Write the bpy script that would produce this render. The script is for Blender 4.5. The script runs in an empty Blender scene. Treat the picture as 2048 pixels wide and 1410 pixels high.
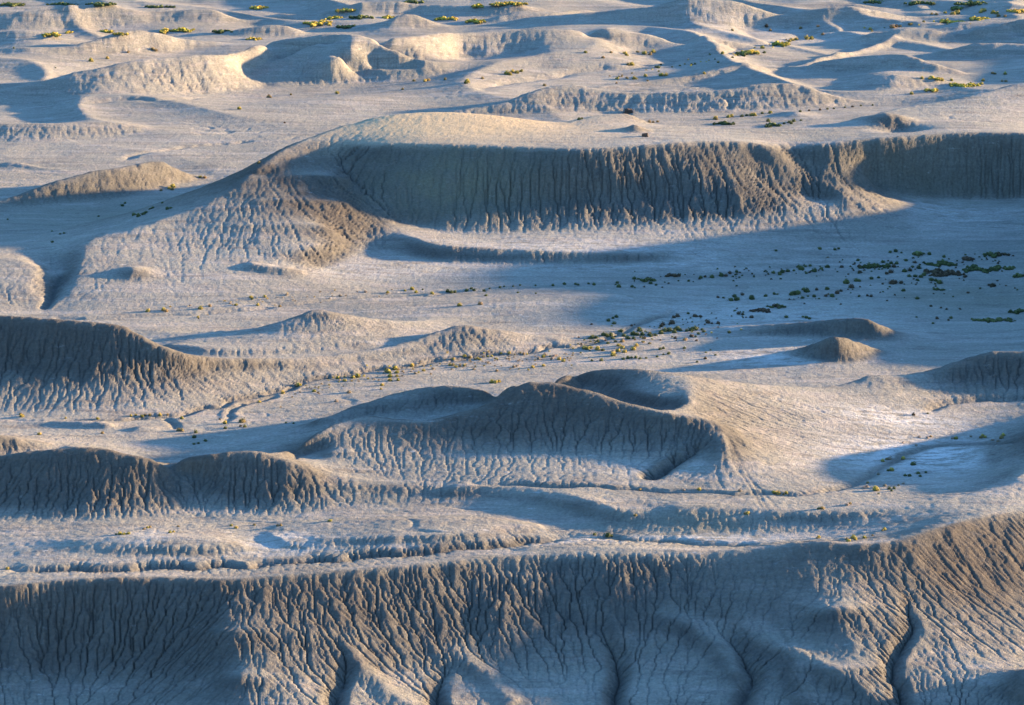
import bpy, bmesh, math, random
import numpy as np
from mathutils import noise as mnoise

# ------------------------------------------------------------------ camera, sky, sun, exposure
scene = bpy.context.scene
H = 150.0                      # camera height above the plain
PITCH = math.radians(14.0)     # looking down
F = 1024.0 / math.tan(math.radians(10.0))   # focal length in photo pixels (2048 wide)
SUN_EL = math.radians(6.8)
SUN_AZ = math.radians(15.0)    # how far behind the right-hand side (+x) the sun stands
EXPOSURE = 2.36

cam_data = bpy.data.cameras.new("camera")
cam = bpy.data.objects.new("camera", cam_data)
scene.collection.objects.link(cam)
cam.location = (0, 0, H)
cam.rotation_euler = (math.radians(90) - PITCH, 0, 0)
cam_data.sensor_width = 36.0
cam_data.lens = 18.0 / math.tan(math.radians(10.0))
cam_data.clip_start = 1.0
cam_data.clip_end = 60000.0
scene.camera = cam

world = bpy.data.worlds.new("World")
scene.world = world
world.use_nodes = True
wn = world.node_tree.nodes
wl = world.node_tree.links
wn.clear()
sky = wn.new("ShaderNodeTexSky")
sky.sky_type = 'NISHITA'
sky.sun_disc = False
sky.sun_elevation = SUN_EL
sky.sun_rotation = math.radians(90) - SUN_AZ     # measured clockwise from +y
sky.ozone_density = 4.0
sky.air_density = 1.0
sky.dust_density = 0.3
bg = wn.new("ShaderNodeBackground")
bg.inputs['Strength'].default_value = 0.13
wo = wn.new("ShaderNodeOutputWorld")
wl.new(sky.outputs[0], bg.inputs[0])
wl.new(bg.outputs[0], wo.inputs[0])

sun_data = bpy.data.lights.new("sun", 'SUN')
sun_data.energy = 5.0
sun_data.angle = math.radians(1.3)
sun_data.color = (1.0, 0.69, 0.375)
sun = bpy.data.objects.new("sun", sun_data)
scene.collection.objects.link(sun)
SD = np.array([math.cos(SUN_AZ) * math.cos(SUN_EL), math.sin(SUN_AZ) * math.cos(SUN_EL), math.sin(SUN_EL)])
from mathutils import Vector
sun.rotation_euler = Vector(SD).to_track_quat('Z', 'Y').to_euler()
sun.location = (300, 700, 200)

scene.view_settings.view_transform = 'Standard'
scene.view_settings.look = 'None'
scene.view_settings.gamma = 1.0
scene.view_settings.exposure = EXPOSURE
scene.view_settings.use_curve_mapping = False

# ------------------------------------------------------------------ the lie of the land
rng = np.random.default_rng(11)
CP, SP = math.cos(PITCH), math.sin(PITCH)


def ray(u, v):
    u = np.asarray(u, float); v = np.asarray(v, float)
    x = (u - 1024.0) / F
    yc = -(v - 705.0) / F
    return x, CP + SP * yc, -SP + CP * yc


def unproject(u, v, z):
    dx, dy, dz = ray(u, v)
    t = (z - H) / dz
    return dx * t, dy * t


def crest_height(vc, vt, s, zt=0.0):
    """height of a crest seen at row vc whose foot (height zt) is at row vt, with a face of slope s"""
    _, dy, dz = ray(1024, vc); a = -dz / dy
    _, dy, dz = ray(1024, vt); b = -dz / dy
    # z - zt = s*((H-z)/a - (H-zt)/b)
    return (zt + s * (H / a - (H - zt) / b)) / (1 + s / a)


DTH = 0.0005                       # angular step of the eroded grid, also the step in ln(range)
TH0, TH1 = -0.200, 0.201
R0, R1 = 372.0, 1560.0
CT0, CT1 = -0.34, 0.52             # wider span of the coarse land
CR0, CR1 = 330.0, 2100.0
CD = 0.0015

ncx = int((CT1 - CT0) / CD) + 1
ncy = int(math.log(CR1 / CR0) / CD) + 1
con = np.zeros((ncy, ncx)); conw = np.zeros((ncy, ncx), bool)


def smooth_poly(P, n=10):
    """Catmull-Rom through the given points"""
    P = np.asarray(P, float)
    if len(P) < 3:
        t = np.linspace(0, 1, 12)[:, None]
        return P[0] * (1 - t) + P[1] * t
    Q = np.vstack([2 * P[0] - P[1], P, 2 * P[-1] - P[-2]])
    t = np.linspace(0, 1, n, endpoint=False)[:, None]
    out = []
    for i in range(1, len(Q) - 2):
        p0, p1, p2, p3 = Q[i - 1], Q[i], Q[i + 1], Q[i + 2]
        out.append(0.5 * ((2 * p1) + (-p0 + p2) * t + (2 * p0 - 5 * p1 + 4 * p2 - p3) * t ** 2
                          + (-p0 + 3 * p1 - 3 * p2 + p3) * t ** 3))
    out.append(P[-1:])
    return np.vstack(out)


def stamp(x, y, z, over=True):
    """write a dense world-space polyline into the constraint grid"""
    d = np.hypot(np.diff(x), np.diff(y))
    r = np.hypot(x, y)
    n = np.maximum(1, np.ceil(d / (r[:-1] * CD * 0.5))).astype(int)
    xs, ys, zs = [], [], []
    for i in range(len(n)):
        t = np.arange(n[i]) / n[i]
        xs.append(x[i] + (x[i + 1] - x[i]) * t)
        ys.append(y[i] + (y[i + 1] - y[i]) * t)
        zs.append(z[i] + (z[i + 1] - z[i]) * t)
    xs = np.concatenate(xs + [x[-1:]]); ys = np.concatenate(ys + [y[-1:]]); zs = np.concatenate(zs + [z[-1:]])
    c = np.round((np.arctan2(xs, ys) - CT0) / CD).astype(int)
    q = np.round(np.log(np.hypot(xs, ys) / CR0) / CD).astype(int)
    ok = (c >= 0) & (c < ncx) & (q >= 0) & (q < ncy)
    if not over:
        ok[ok] &= ~conw[q[ok], c[ok]]
    con[q[ok], c[ok]] = zs[ok]
    conw[q[ok], c[ok]] = True


BACKS = []


def LN(*pts):
    """a line on the land: (u, v, height) points"""
    P = smooth_poly(pts)
    x, y = unproject(P[:, 0], P[:, 1], P[:, 2])
    stamp(x, y, P[:, 2])


def RG(s, pts, back=0.55, zt=0.0, zb=None, toe=True):
    """a ridge: (u, row of crest, row of foot) points and the slope of its near face"""
    P = smooth_poly(pts)
    z = crest_height(P[:, 1], P[:, 2], s, zt)
    z = np.maximum(z, zt + 0.1)
    x, y = unproject(P[:, 0], P[:, 1], z)
    stamp(x, y, z)
    if toe:
        tx, ty = unproject(P[:, 0], P[:, 2], zt)
        stamp(tx, ty, np.full(len(tx), float(zt)))
    if back:
        zb = zt if zb is None else zb
        BACKS.append((x, y, z, back, zb))


def WL(*pts):
    """a line in ground coordinates: (x, y, z), for land outside the picture"""
    P = smooth_poly(pts)
    stamp(P[:, 0], P[:, 1], P[:, 2])


# --- near wall: an escarpment dropping from the plain toward the viewer
WALLZ = -12.5
LN((-80, 1180, 1.0), (0, 1172, 1.2), (150, 1160, 1.5), (300, 1153, 1.6), (450, 1155, 1.6), (600, 1146, 1.6), (800, 1131, 1.7), (1000, 1111, 1.6),
   (1200, 1110, 1.6), (1350, 1108, 1.6), (1450, 1101, 1.8), (1530, 1092, 2.2), (1640, 1080, 3.2), (1700, 1087, 3.0), (1800, 1078, 3.2), (1850, 1062, 3.6), (1950, 1036, 3.8), (2048, 1022, 3.6), (2150, 1010, 3.2), (2350, 1030, 2.4), (2700, 1000, 1.6))
LN((-80, 1262, -4.2), (150, 1262, -4.6), (320, 1262, -4.4), (430, 1262, -3.2), (475, 1262, -2.8), (600, 1262, -3.4), (900, 1262, -5.2), (1150, 1262, -5.8), (1350, 1262, -5.7), (1550, 1245, -4.2), (1670, 1215, -1.9), (1760, 1215, -2.5), (1900, 1200, -3.1), (2048, 1180, -3.8), (2200, 1170, -5.0), (2450, 1150, -6.0), (2800, 1120, -6.5))
LN((-80, 1350, -8.2), (200, 1350, -9.0), (400, 1350, -7.6), (490, 1350, -6.2), (650, 1350, -7.4), (900, 1350, -9.0), (1250, 1350, -9.4), (1500, 1350, -8.4), (1700, 1335, -6.4), (1800, 1330, -6.9), (1950, 1330, -7.4), (2150, 1320, -8.4))
LN((-80, 1480, -12.5), (300, 1480, -12.5), (520, 1480, -9.8), (900, 1480, -12.2), (1400, 1478, -12.5), (1800, 1470, -11.5), (2100, 1440, -11.5), (2300, 1430, -12), (2700, 1380, -12.5), (3000, 1340, -12.5))
# ground just behind the brink
LN((-60, 1140, 0.3), (300, 1135, 0.2), (600, 1125, 0.0), (800, 1110, 0.0), (1000, 1095, 0.0), (1170, 1078, -0.3), (1300, 1082, -0.4), (1450, 1088, -0.4), (1550, 1084, 0.0), (1700, 1070, 0.8), (1850, 1048, 2.6))
LN((1040, 1098, 1.3), (1150, 1092, 1.9), (1270, 1096, 1.9), (1400, 1098, 1.5), (1500, 1094, 1.2))
# low mounds behind the brink
LN((60, 1085, 0.6), (180, 1080, 1.7), (300, 1073, 2.0), (420, 1076, 1.9), (490, 1095, 0.9), (522, 1112, 0.1))
LN((180, 1100, 1.1), (300, 1095, 1.5), (400, 1097, 1.4), (460, 1104, 0.8))
LN((150, 1127, 0.0), (300, 1128, -0.2), (420, 1124, -0.2), (520, 1116, -0.2), (650, 1114, -0.2), (850, 1107, 0), (1000, 1093, 0))
LN((520, 1062, 1.3), (570, 1078, 1.2), (620, 1098, 0.6), (642, 1112, 0.0))
LN((470, 1045, 0.9), (520, 1070, 0.5), (530, 1105, 0.0))
LN((560, 1046, 1.2), (700, 1040, 1.6), (850, 1037, 1.9), (1000, 1040, 1.8), (1070, 1050, 1.2), (1115, 1068, 0.1))
LN((640, 1078, 1.3), (750, 1074, 1.7), (880, 1070, 1.8), (1000, 1064, 1.4))
LN((-60, 1045, 0.0), (100, 1048, 0.1), (300, 1046, 0.1), (500, 1042, 0.1), (650, 1034, 0.1))
# bank behind the little wash
RG(.32, [(640, 938, 1031), (700, 953, 1030), (780, 965, 1028), (880, 975, 1026), (960, 982, 1028), (1030, 987, 1036), (1110, 989, 1050), (1180, 1000, 1066), (1230, 1016, 1072), (1290, 1030, 1076), (1400, 1040, 1082), (1500, 1047, 1086), (1580, 1058, 1085), (1650, 1072, 1084)], back=0)
LN((900, 970, 3.0), (1040, 974, 2.7), (1300, 981, 2.7), (1550, 988, 2.6), (1650, 983, 2.2), (1720, 966, 2.0), (1790, 925, 1.5), (1850, 896, 1.2), (1950, 888, 1.2), (2060, 885, 1.4))
LN((1350, 1012, 3.0), (1500, 1020, 2.8), (1650, 1025, 3.0), (1800, 1010, 3.4), (1950, 985, 3.9), (2060, 965, 4.6))
LN((1740, 985, 2.0), (1800, 995, 2.2), (1880, 985, 2.3), (1950, 955, 2.2), (1970, 920, 1.8))
LN((2020, 960, 4.6), (2070, 930, 5.2), (2140, 905, 5.6))
# left ridge, lower
RG(.55, [(-60, 905, 1030), (0, 910, 1035), (60, 902, 1040), (130, 895, 1043), (200, 892, 1044), (235, 903, 1043), (290, 912, 1041), (330, 915, 1040), (420, 905, 1038), (500, 897, 1035), (560, 914, 1033), (620, 930, 1031)])
LN((330, 960, 3.0), (390, 985, 1.6), (450, 1030, 0.3))
# central ridge
CR = [(500, 900, 6.2), (545, 903, 6.0), (590, 886, 6.4), (640, 856, 7.2), (690, 836, 7.7), (725, 828, 7.9), (790, 836, 7.7), (850, 842, 7.6), (880, 836, 7.8), (915, 822, 8.4), (960, 815, 8.9),
      (1000, 791, 10.4), (1040, 768, 11.9), (1085, 762, 12.3), (1130, 768, 12.0), (1200, 786, 11.2), (1280, 812, 10.0), (1340, 826, 9.6), (1400, 833, 9.0), (1435, 850, 8.0), (1448, 885, 6.6), (1442, 925, 4.6), (1470, 955, 3.4), (1500, 977, 2.7)]
LN(*CR)
LN((640, 930, 4.6), (700, 945, 3.4), (760, 956, 2.9), (950, 966, 2.8), (1100, 971, 2.9), (1250, 975, 2.7), (1345, 970, 2.7), (1352, 945, 3.2), (1400, 905, 4.4))
LN((640, 900, 5.6), (720, 903, 5.0), (850, 905, 4.6), (1000, 905, 4.4), (1150, 905, 4.3), (1270, 900, 4.4), (1330, 890, 5.2))
BACKS.append((*unproject([c[0] for c in CR[2:18]], [c[1] for c in CR[2:18]], np.array([c[2] for c in CR[2:18]], float)), np.array([c[2] for c in CR[2:18]], float), .6, 3.0))
# rear shoulder of the central ridge
LN((640, 838, 4.2), (700, 815, 5.2), (760, 795, 6.4), (830, 776, 7.6), (890, 768, 8.4), (960, 774, 8.6), (1030, 770, 10.5))
LN((1090, 757, 10.4), (1110, 750, 9.6), (1145, 742, 9.4), (1200, 733, 9.8), (1280, 735, 9.8), (1335, 741, 9.4), (1370, 752, 9.0), (1380, 775, 8.8), (1372, 800, 8.8), (1345, 822, 9.0))
LN((1375, 750, 9.0), (1450, 759, 7.4), (1550, 770, 5.6), (1640, 773, 4.6), (1700, 765, 4.6), (1745, 748, 5.6), (1790, 750, 5.2), (1840, 745, 5.0), (1900, 726, 6.6), (1960, 706, 8.0), (2010, 698, 8.6), (2100, 706, 8.4), (2200, 715, 8))
LN((1150, 768, 6.6), (1250, 780, 7.4), (1320, 795, 8.2))
LN((1460, 850, 5.6), (1550, 852, 4.0), (1650, 853, 3.2), (1760, 852, 2.4), (1850, 848, 1.6), (1950, 835, 1.4), (2060, 820, 1.6))
LN((1520, 900, 3.6), (1620, 915, 2.6), (1740, 905, 1.8))
LN((1880, 800, 2.0), (1960, 790, 2.4), (2060, 785, 2.6))
for P in ([(640, 838, 4.2), (700, 815, 5.2), (830, 776, 7.6), (890, 768, 8.4), (960, 774, 8.6)],
          [(1100, 752, 9.2), (1200, 733, 9.8), (1280, 735, 9.8), (1335, 741, 9.4), (1450, 759, 7.4), (1550, 770, 5.6), (1640, 773, 4.6), (1745, 748, 5.6), (1840, 745, 5.0), (1960, 706, 8.0), (2010, 698, 8.6), (2100, 706, 8.4)]):
    Q = np.array(P, float)
    BACKS.append((*unproject(Q[:, 0], Q[:, 1], Q[:, 2]), Q[:, 2], .5, 0.6))
# big left hill
HC = [(-80, 625, 13), (0, 628, 13), (80, 632, 13), (160, 639, 12.6), (230, 646, 12.0), (270, 664, 10.6), (310, 688, 8.8), (360, 704, 7.4), (430, 712, 5.2), (530, 714, 3.6), (650, 710, 2.4), (760, 696, 2.2), (830, 678, 2.8), (880, 658, 3.7), (930, 645, 4.6), (980, 654, 3.4), (1030, 663, 2.0), (1080, 670, 1.1), (1120, 680, 1.0)]
LN(*HC)
Q = np.array(HC[:5], float); BACKS.append((*unproject(Q[:, 0], Q[:, 1], Q[:, 2]), Q[:, 2], .5, 1.0))
Q = np.array(HC[5:], float); BACKS.append((*unproject(Q[:, 0], Q[:, 1], Q[:, 2]), Q[:, 2], .45, 0.8))
LN((-80, 745, 4.2), (0, 745, 4.2), (120, 752, 4.0), (250, 752, 3.9), (330, 745, 3.9), (430, 745, 2.6), (560, 742, 1.5))
LN((-80, 832, 0), (0, 834, 0), (150, 838, 0), (250, 836, 0), (340, 832, 0), (430, 812, 0), (500, 793, 0), (600, 768, 0), (750, 742, 0), (900, 720, 0), (1050, 705, 0), (1160, 690, 0))
# small hill behind it
LN((280, 661, .8), (380, 664, 1.6), (480, 660, 2.8), (540, 650, 4.2), (590, 632, 5.6), (630, 614, 6.8), (662, 622, 6.0), (710, 632, 4.4), (800, 640, 2.8), (880, 640, 1.6))
Q = np.array([(380, 664, 1.6), (480, 660, 2.8), (540, 650, 4.2), (590, 632, 5.6), (630, 614, 6.8), (710, 632, 4.4), (800, 640, 2.8)]); BACKS.append((*unproject(Q[:, 0], Q[:, 1], Q[:, 2]), Q[:, 2], .5, 0.2))
LN((330, 685, 3.4), (420, 698, 3.2), (520, 700, 2.8), (640, 694, 2.4), (760, 682, 2.0), (850, 660, 1.6))
# low swell on the plain
LN((700, 640, 0.4), (900, 620, 1.0), (1100, 598, 1.8), (1220, 588, 1.6), (1300, 596, .4))
LN((-80, 655, 0.3), (150, 640, 0.2), (400, 628, 0.0), (600, 610, 0.0), (800, 592, 0.0), (1000, 578, 0.0), (1300, 560, 0.0), (1600, 530, 0.0), (1900, 515, 0.0), (2060, 510, 0.0))
LN((-80, 870, 0), (100, 870, 0), (350, 850, 0), (460, 845, 0), (600, 820, 0), (760, 780, 0), (950, 745, 0), (1060, 725, 0))
LN((0, 838, 0.2), (150, 842, 1.4), (260, 846, 1.6), (340, 856, 0.2))
LN((0, 858, 0.2), (150, 862, 0.0), (260, 862, 0.0))
LN((-60, 855, 6.5), (0, 868, 5.2), (60, 880, 3.6), (140, 892, 2.4), (200, 893, 7.5))
# lit tips in the shaded flat on the right
LN((1540, 720, 0.2), (1600, 697, 1.8), (1640, 680, 4.0), (1668, 666, 6.6), (1700, 675, 4.6), (1738, 691, 2.2), (1800, 712, 0.8))
LN((1540, 715, 0.2), (1660, 728, 0.0), (1760, 735, 0.0))
LN((1450, 655, 1.2), (1560, 644, 2.8), (1650, 637, 4.0), (1735, 633, 5.6), (1765, 648, 3.6), (1800, 664, 1.7), (1850, 676, .6))
LN((1480, 690, 0), (1580, 682, 0), (1760, 690, 0.2))
Q = np.array([(1600, 697, 1.8), (1668, 666, 6.6), (1738, 691, 2.2)]); BACKS.append((*unproject(Q[:, 0], Q[:, 1], Q[:, 2]), Q[:, 2], .5, 0.0))
Q = np.array([(1560, 644, 2.8), (1650, 637, 4.0), (1735, 634, 5.4), (1765, 650, 4.0)]); BACKS.append((*unproject(Q[:, 0], Q[:, 1], Q[:, 2]), Q[:, 2], .5, 0.0))
LN((1300, 690, 0), (1500, 610, 0), (1800, 580, 0), (2060, 570, 0))
LN((1900, 660, 0), (2060, 650, 0), (2200, 640, 0))
LN((1400, 735, 0), (1600, 745, 0.4), (1750, 720, 0.2), (1900, 690, 0.2))
# main butte: nose
LN((830, 223, 22.4), (760, 232, 21.8), (690, 250, 20.4), (620, 272, 19.4), (572, 293, 18.2), (520, 330, 16.0), (460, 380, 12.4), (390, 415, 10.0), (320, 440, 8.6), (250, 463, 7.4), (174, 483, 6.4), (155, 540, 3.6), (125, 612, 0.4))
LN((830, 223, 22.4), (900, 222, 22.4), (980, 228, 21.9), (1060, 238, 21.0), (1120, 249, 20.2), (1150, 254, 19.9))
LN((700, 292, 18.4), (688, 318, 15.8), (694, 345, 13.6), (716, 385, 10.4), (735, 425, 7.4))
LN((500, 350, 14.2), (600, 350, 14.4), (680, 352, 14.0))
LN((450, 400, 10.9), (560, 400, 11.1), (690, 405, 10.0))
LN((340, 450, 7.7), (500, 450, 8.0), (660, 450, 7.6))
LN((330, 500, 5.0), (420, 500, 4.8), (520, 500, 4.8), (620, 500, 4.6), (680, 480, 5.0))
LN((200, 635, 0.2), (400, 622, 0.2), (600, 604, 0.2), (800, 586, 0.1))
LN((300, 560, 2.2), (450, 555, 2.4), (600, 545, 2.2))
# bowl rim
RIM = [(700, 292, 18.4), (750, 289, 19.2), (800, 288, 19.8), (900, 290, 20.1), (1000, 293, 20.1), (1100, 297, 20.0), (1160, 300, 20.0), (1230, 295, 20.2), (1290, 291, 20.3), (1350, 285, 20.5), (1430, 282, 20.3), (1500, 283, 19.8), (1540, 291, 19.0), (1570, 310, 16.6), (1612, 342, 12.6), (1650, 366, 10.6), (1690, 391, 8.4), (1740, 413, 6.2), (1830, 437, 3.6), (1920, 450, 2.0)]
LN(*RIM)
LN((770, 436, 6.4), (820, 452, 4.0), (870, 463, 3.4), (950, 468, 3.2), (1100, 464, 3.4), (1300, 450, 4.2), (1450, 438, 4.9), (1580, 426, 5.6), (1670, 410, 6.6))
LN((785, 456, 4.6), (830, 474, 4.3), (865, 488, 3.9), (960, 496, 3.3), (1080, 502, 2.8), (1200, 507, 2.4), (1300, 505, 2.3), (1500, 498, 1.8), (1700, 488, 1.4), (1900, 480, 1.2), (2060, 478, 1.2))
LN((760, 500, 1.6), (865, 524, .5), (960, 530, 0.3), (1080, 533, 0.2), (1200, 532, 0.2), (1320, 526, .3))
LN((790, 340, 14.6), (900, 342, 14.9), (1000, 344, 14.8), (1100, 346, 14.9), (1180, 346, 14.9), (1300, 338, 15.3), (1450, 332, 15.2), (1530, 325, 14.9))
LN((800, 400, 8.8), (950, 402, 8.6), (1150, 402, 8.4), (1350, 392, 9.2), (1480, 388, 9.8))
LN((1520, 360, 11.4), (1600, 390, 8.2), (1660, 405, 6.4))
LN((740, 470, 3.6), (700, 500, 2.2), (640, 545, 0.4))
LN((700, 568, 0.3), (850, 560, 0.2), (1000, 552, 0.1), (1200, 545, 0))
LN((1600, 293, 17.6), (1650, 288, 18.4), (1720, 281, 19.0), (1790, 276, 19.4), (1860, 270, 19.6), (1950, 265, 19.8), (2060, 266, 19.8), (2200, 270, 20))
LN((1740, 388, 5.4), (1800, 395, 4.2), (1860, 398, 3.6), (1960, 402, 3.0), (2060, 402, 3.0), (2200, 402, 3))
# upper land behind the rim
LN((1130, 250, 20.2), (1175, 233, 21.0), (1225, 227, 21.4), (1256, 224, 21.6), (1268, 236, 20.6), (1292, 250, 19.6), (1374, 252, 19.2), (1470, 260, 19.0), (1530, 256, 18.8), (1600, 250, 18.8), (1680, 245, 19.2), (1722, 235, 19.6), (1795, 214, 19.6), (1850, 205, 20.0), (1900, 199, 20.4), (1960, 185, 21.4), (2010, 171, 22.2), (2060, 162, 23.0), (2200, 160, 23))
Q = np.array([(620, 272, 20.2), (760, 232, 22.2), (830, 223, 22.5), (980, 228, 22.3), (1060, 238, 21.6), (1120, 249, 20.6), (1175, 233, 20.6), (1256, 224, 21), (1374, 252, 18), (1470, 260, 17.2), (1600, 250, 17.4), (1722, 235, 18.4), (1850, 205, 20), (2010, 171, 22.2), (2200, 160, 23)]); BACKS.append((*unproject(Q[:, 0], Q[:, 1], Q[:, 2]), Q[:, 2], .45, 1.0))
LN((1200, 270, 20.0), (1400, 273, 19.9), (1600, 274, 18.6), (1750, 262, 18.8), (1900, 245, 19.2), (2060, 235, 18.4))
# left foot of the nose
LN((-80, 505, 5.0), (0, 513, 4.8), (50, 522, 4.4), (75, 536, 3.6), (60, 575, 2.2), (95, 600, .8))
LN((100, 530, 2.4), (115, 560, 1.0), (98, 600, 0.0))
LN((-60, 600, 1.5), (40, 612, 0.4), (90, 622, 0.0))
LN((-80, 470, 0), (60, 470, 0), (200, 440, 0), (350, 400, 0), (470, 365, 0))
# shaded step behind
LN((-80, 430, .0), (0, 425, 0), (200, 405, 0), (400, 362, 0))
RG(.42, [(-60, 405, 420), (0, 398, 415), (40, 385, 414), (90, 366, 412), (140, 352, 408), (190, 338, 404), (225, 335, 400), (265, 328, 394), (312, 318, 388), (345, 328, 380), (370, 340, 372), (405, 352, 360)], back=.5)
RG(.3, [(-60, 326, 338), (0, 327, 340), (40, 327, 342), (90, 338, 346)], back=.4)
RG(.3, [(-60, 247, 290), (0, 246, 290), (100, 247, 288), (220, 247, 280), (290, 258, 272)], back=.15)
LN((300, 300, 0), (500, 285, 0), (700, 240, 0), (900, 212, 0))
LN((500, 213, .4), (600, 203, 1.2), (690, 196, 1.6), (800, 192, .6))
LN((-60, 225, 0), (200, 225, 0), (400, 215, 0), (700, 182, 0), (900, 172, 0), (1000, 168, 0), (1300, 140, 0))
# ridge behind the butte
RG(.42, [(900, 222, 238), (960, 212, 236), (1010, 203, 234), (1060, 186, 232), (1100, 171, 230), (1140, 167, 228), (1175, 172, 227), (1250, 181, 226), (1320, 180, 226), (1400, 178, 225), (1460, 176, 224), (1500, 167, 222), (1545, 163, 221), (1600, 165, 219), (1645, 180, 216), (1690, 193, 212), (1750, 206, 209)], back=.45)
LN((1100, 252, 0), (1250, 240, 0), (1500, 225, 0), (1750, 214, 0), (1850, 195, 0), (2060, 155, 0))
RG(.3, [(1650, 172, 185), (1720, 160, 190), (1780, 154, 192), (1830, 158, 188), (1900, 166, 178)], back=.4)
# long far hill, left
RG(.46, [(60, 172, 200), (110, 158, 202), (150, 143, 203), (200, 135, 202), (250, 122, 200), (300, 112, 197), (400, 103, 190), (450, 96, 182), (500, 86, 174), (535, 77, 168)], back=.45)
LN((535, 77, 10.6), (570, 72, 11.4), (620, 66, 12.6), (660, 61, 13.2), (700, 64, 13.0), (740, 69, 12.4), (780, 71, 11.4), (850, 66, 10.4), (920, 60, 9.4), (1000, 58, 8.8), (1090, 58, 8.4), (1180, 58, 7.8), (1240, 60, 6.8), (1290, 63, 6.0), (1330, 76, 4.0), (1370, 92, 2.0), (1420, 100, .4))
Q = np.array([(560, 72, 11.4), (660, 61, 13.2), (780, 71, 11.4), (920, 60, 9.4), (1090, 58, 8.4), (1240, 60, 6.8), (1330, 76, 4.0)]); BACKS.append((*unproject(Q[:, 0], Q[:, 1], Q[:, 2]), Q[:, 2], .45, 1.0))
LN((700, 66, 12.9), (704, 88, 10.8), (668, 112, 8.0), (630, 132, 4.9), (600, 151, 1.4))
LN((674, 88, 8.8), (632, 108, 5.6), (582, 128, 2.9), (545, 142, 1.2))
LN((640, 76, 11.6), (590, 98, 8.6), (540, 118, 5.9), (508, 138, 3.2), (490, 158, .4))
LN((470, 128, 4.0), (440, 146, 1.6), (420, 160, .3))
LN((738, 70, 12.3), (762, 84, 10.6), (800, 98, 8.8), (850, 114, 6.0), (920, 127, 3.0), (1000, 131, 1.6))
LN((735, 90, 8.2), (752, 107, 5.2), (800, 120, 3.6), (860, 129, 2.4))
LN((710, 112, 7.0), (750, 125, 5.0), (810, 131, 4.0), (860, 134, 3.2), (930, 138, 1.4), (1020, 141, .3))
LN((690, 152, .5), (760, 152, .1), (830, 149, .1))
LN((-60, 205, 0), (250, 202, 0), (500, 176, 0), (680, 163, 0), (800, 160, .1), (900, 153, .0), (1100, 141, 0))
LN((850, 90, 4.4), (890, 97, 1.8), (930, 99, .8), (1050, 99, 0.5), (1180, 98, 0.5), (1230, 98, 1.6), (1300, 98, 1.2))
LN((900, 120, 2.4), (925, 105, 2.8), (980, 104, 3.0), (1040, 108, 1.6))
LN((930, 124, 0.6), (1000, 122, .4), (1040, 118, .3))
# far rows
RG(.52, [(-60, 80, 96), (0, 66, 97), (40, 63, 97), (80, 70, 95), (120, 80, 93)], back=.4)
RG(.52, [(0, 100, 122), (60, 103, 121), (130, 100, 118), (180, 84, 116), (230, 67, 112), (280, 58, 108), (325, 64, 104), (370, 74, 98), (440, 82, 92)], back=.4)
LN((-60, 140, 0), (0, 138, 1.6), (60, 136, 1.2), (140, 132, 0.3))
RG(.52, [(-60, 30, 70), (0, 24, 70), (100, 20, 68), (210, 12, 60), (255, 24, 58), (310, 29, 54), (400, 21, 52), (430, 20, 52), (465, 34, 50), (510, 40, 48)], back=.4)
RG(.52, [(455, 60, 72), (490, 53, 72), (530, 46, 72), (575, 46, 71), (610, 60, 68)], back=.4)
RG(.52, [(720, 52, 62), (770, 46, 62), (812, 29, 61), (845, 34, 60), (870, 44, 58)], back=.4)
RG(.5, [(560, 20, 36), (640, 22, 36), (700, 16, 36), (760, 8, 36), (800, 2, 36), (850, 9, 35), (910, 8, 36), (960, 14, 37), (1040, 8, 37)], back=.4)
RG(.5, [(940, 46, 50), (1000, 32, 50), (1040, 22, 48), (1100, 28, 46), (1150, 18, 40), (1200, 22, 36)], back=.4)
RG(.55, [(1020, 44, 54), (1070, 36, 56), (1150, 30, 58), (1250, 16, 60), (1320, 8, 61), (1400, 3, 61), (1478, 0, 60), (1510, 10, 58), (1545, 22, 56), (1600, 27, 54), (1700, 26, 52), (1780, 30, 48), (1850, 36, 44)], back=.45)
RG(.52, [(1500, 5, 20), (1580, 12, 26), (1650, 7, 26), (1700, 9, 26), (1800, 18, 26), (1860, 20, 24)], back=.45)
RG(.5, [(1700, 74, 80), (1760, 64, 82), (1800, 55, 83), (1860, 54, 83), (1920, 50, 83), (1980, 42, 83), (2060, 32, 82), (2200, 30, 80)], back=.35)
RG(.5, [(1540, 128, 136), (1620, 118, 140), (1700, 110, 143), (1770, 106, 146), (1815, 106, 150), (1860, 122, 152), (1930, 140, 152)], back=.3)
RG(.52, [(1870, 96, 108), (1920, 90, 112), (1990, 82, 114), (2060, 84, 115), (2200, 90, 116)], back=.35)
RG(.5, [(1500, 139, 145), (1580, 128, 140), (1660, 106, 122), (1730, 88, 102), (1790, 66, 88)], back=.3)
RG(.4, [(1180, 170, 176), (1280, 158, 168), (1400, 146, 160), (1500, 134, 150), (1560, 130, 145)], back=.15)
RG(.45, [(1840, 60, 70), (1930, 66, 78), (2060, 72, 84)], back=.2)
RG(.45, [(1350, 88, 98), (1400, 82, 100), (1480, 84, 100), (1540, 90, 98)], back=.3)
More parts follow.
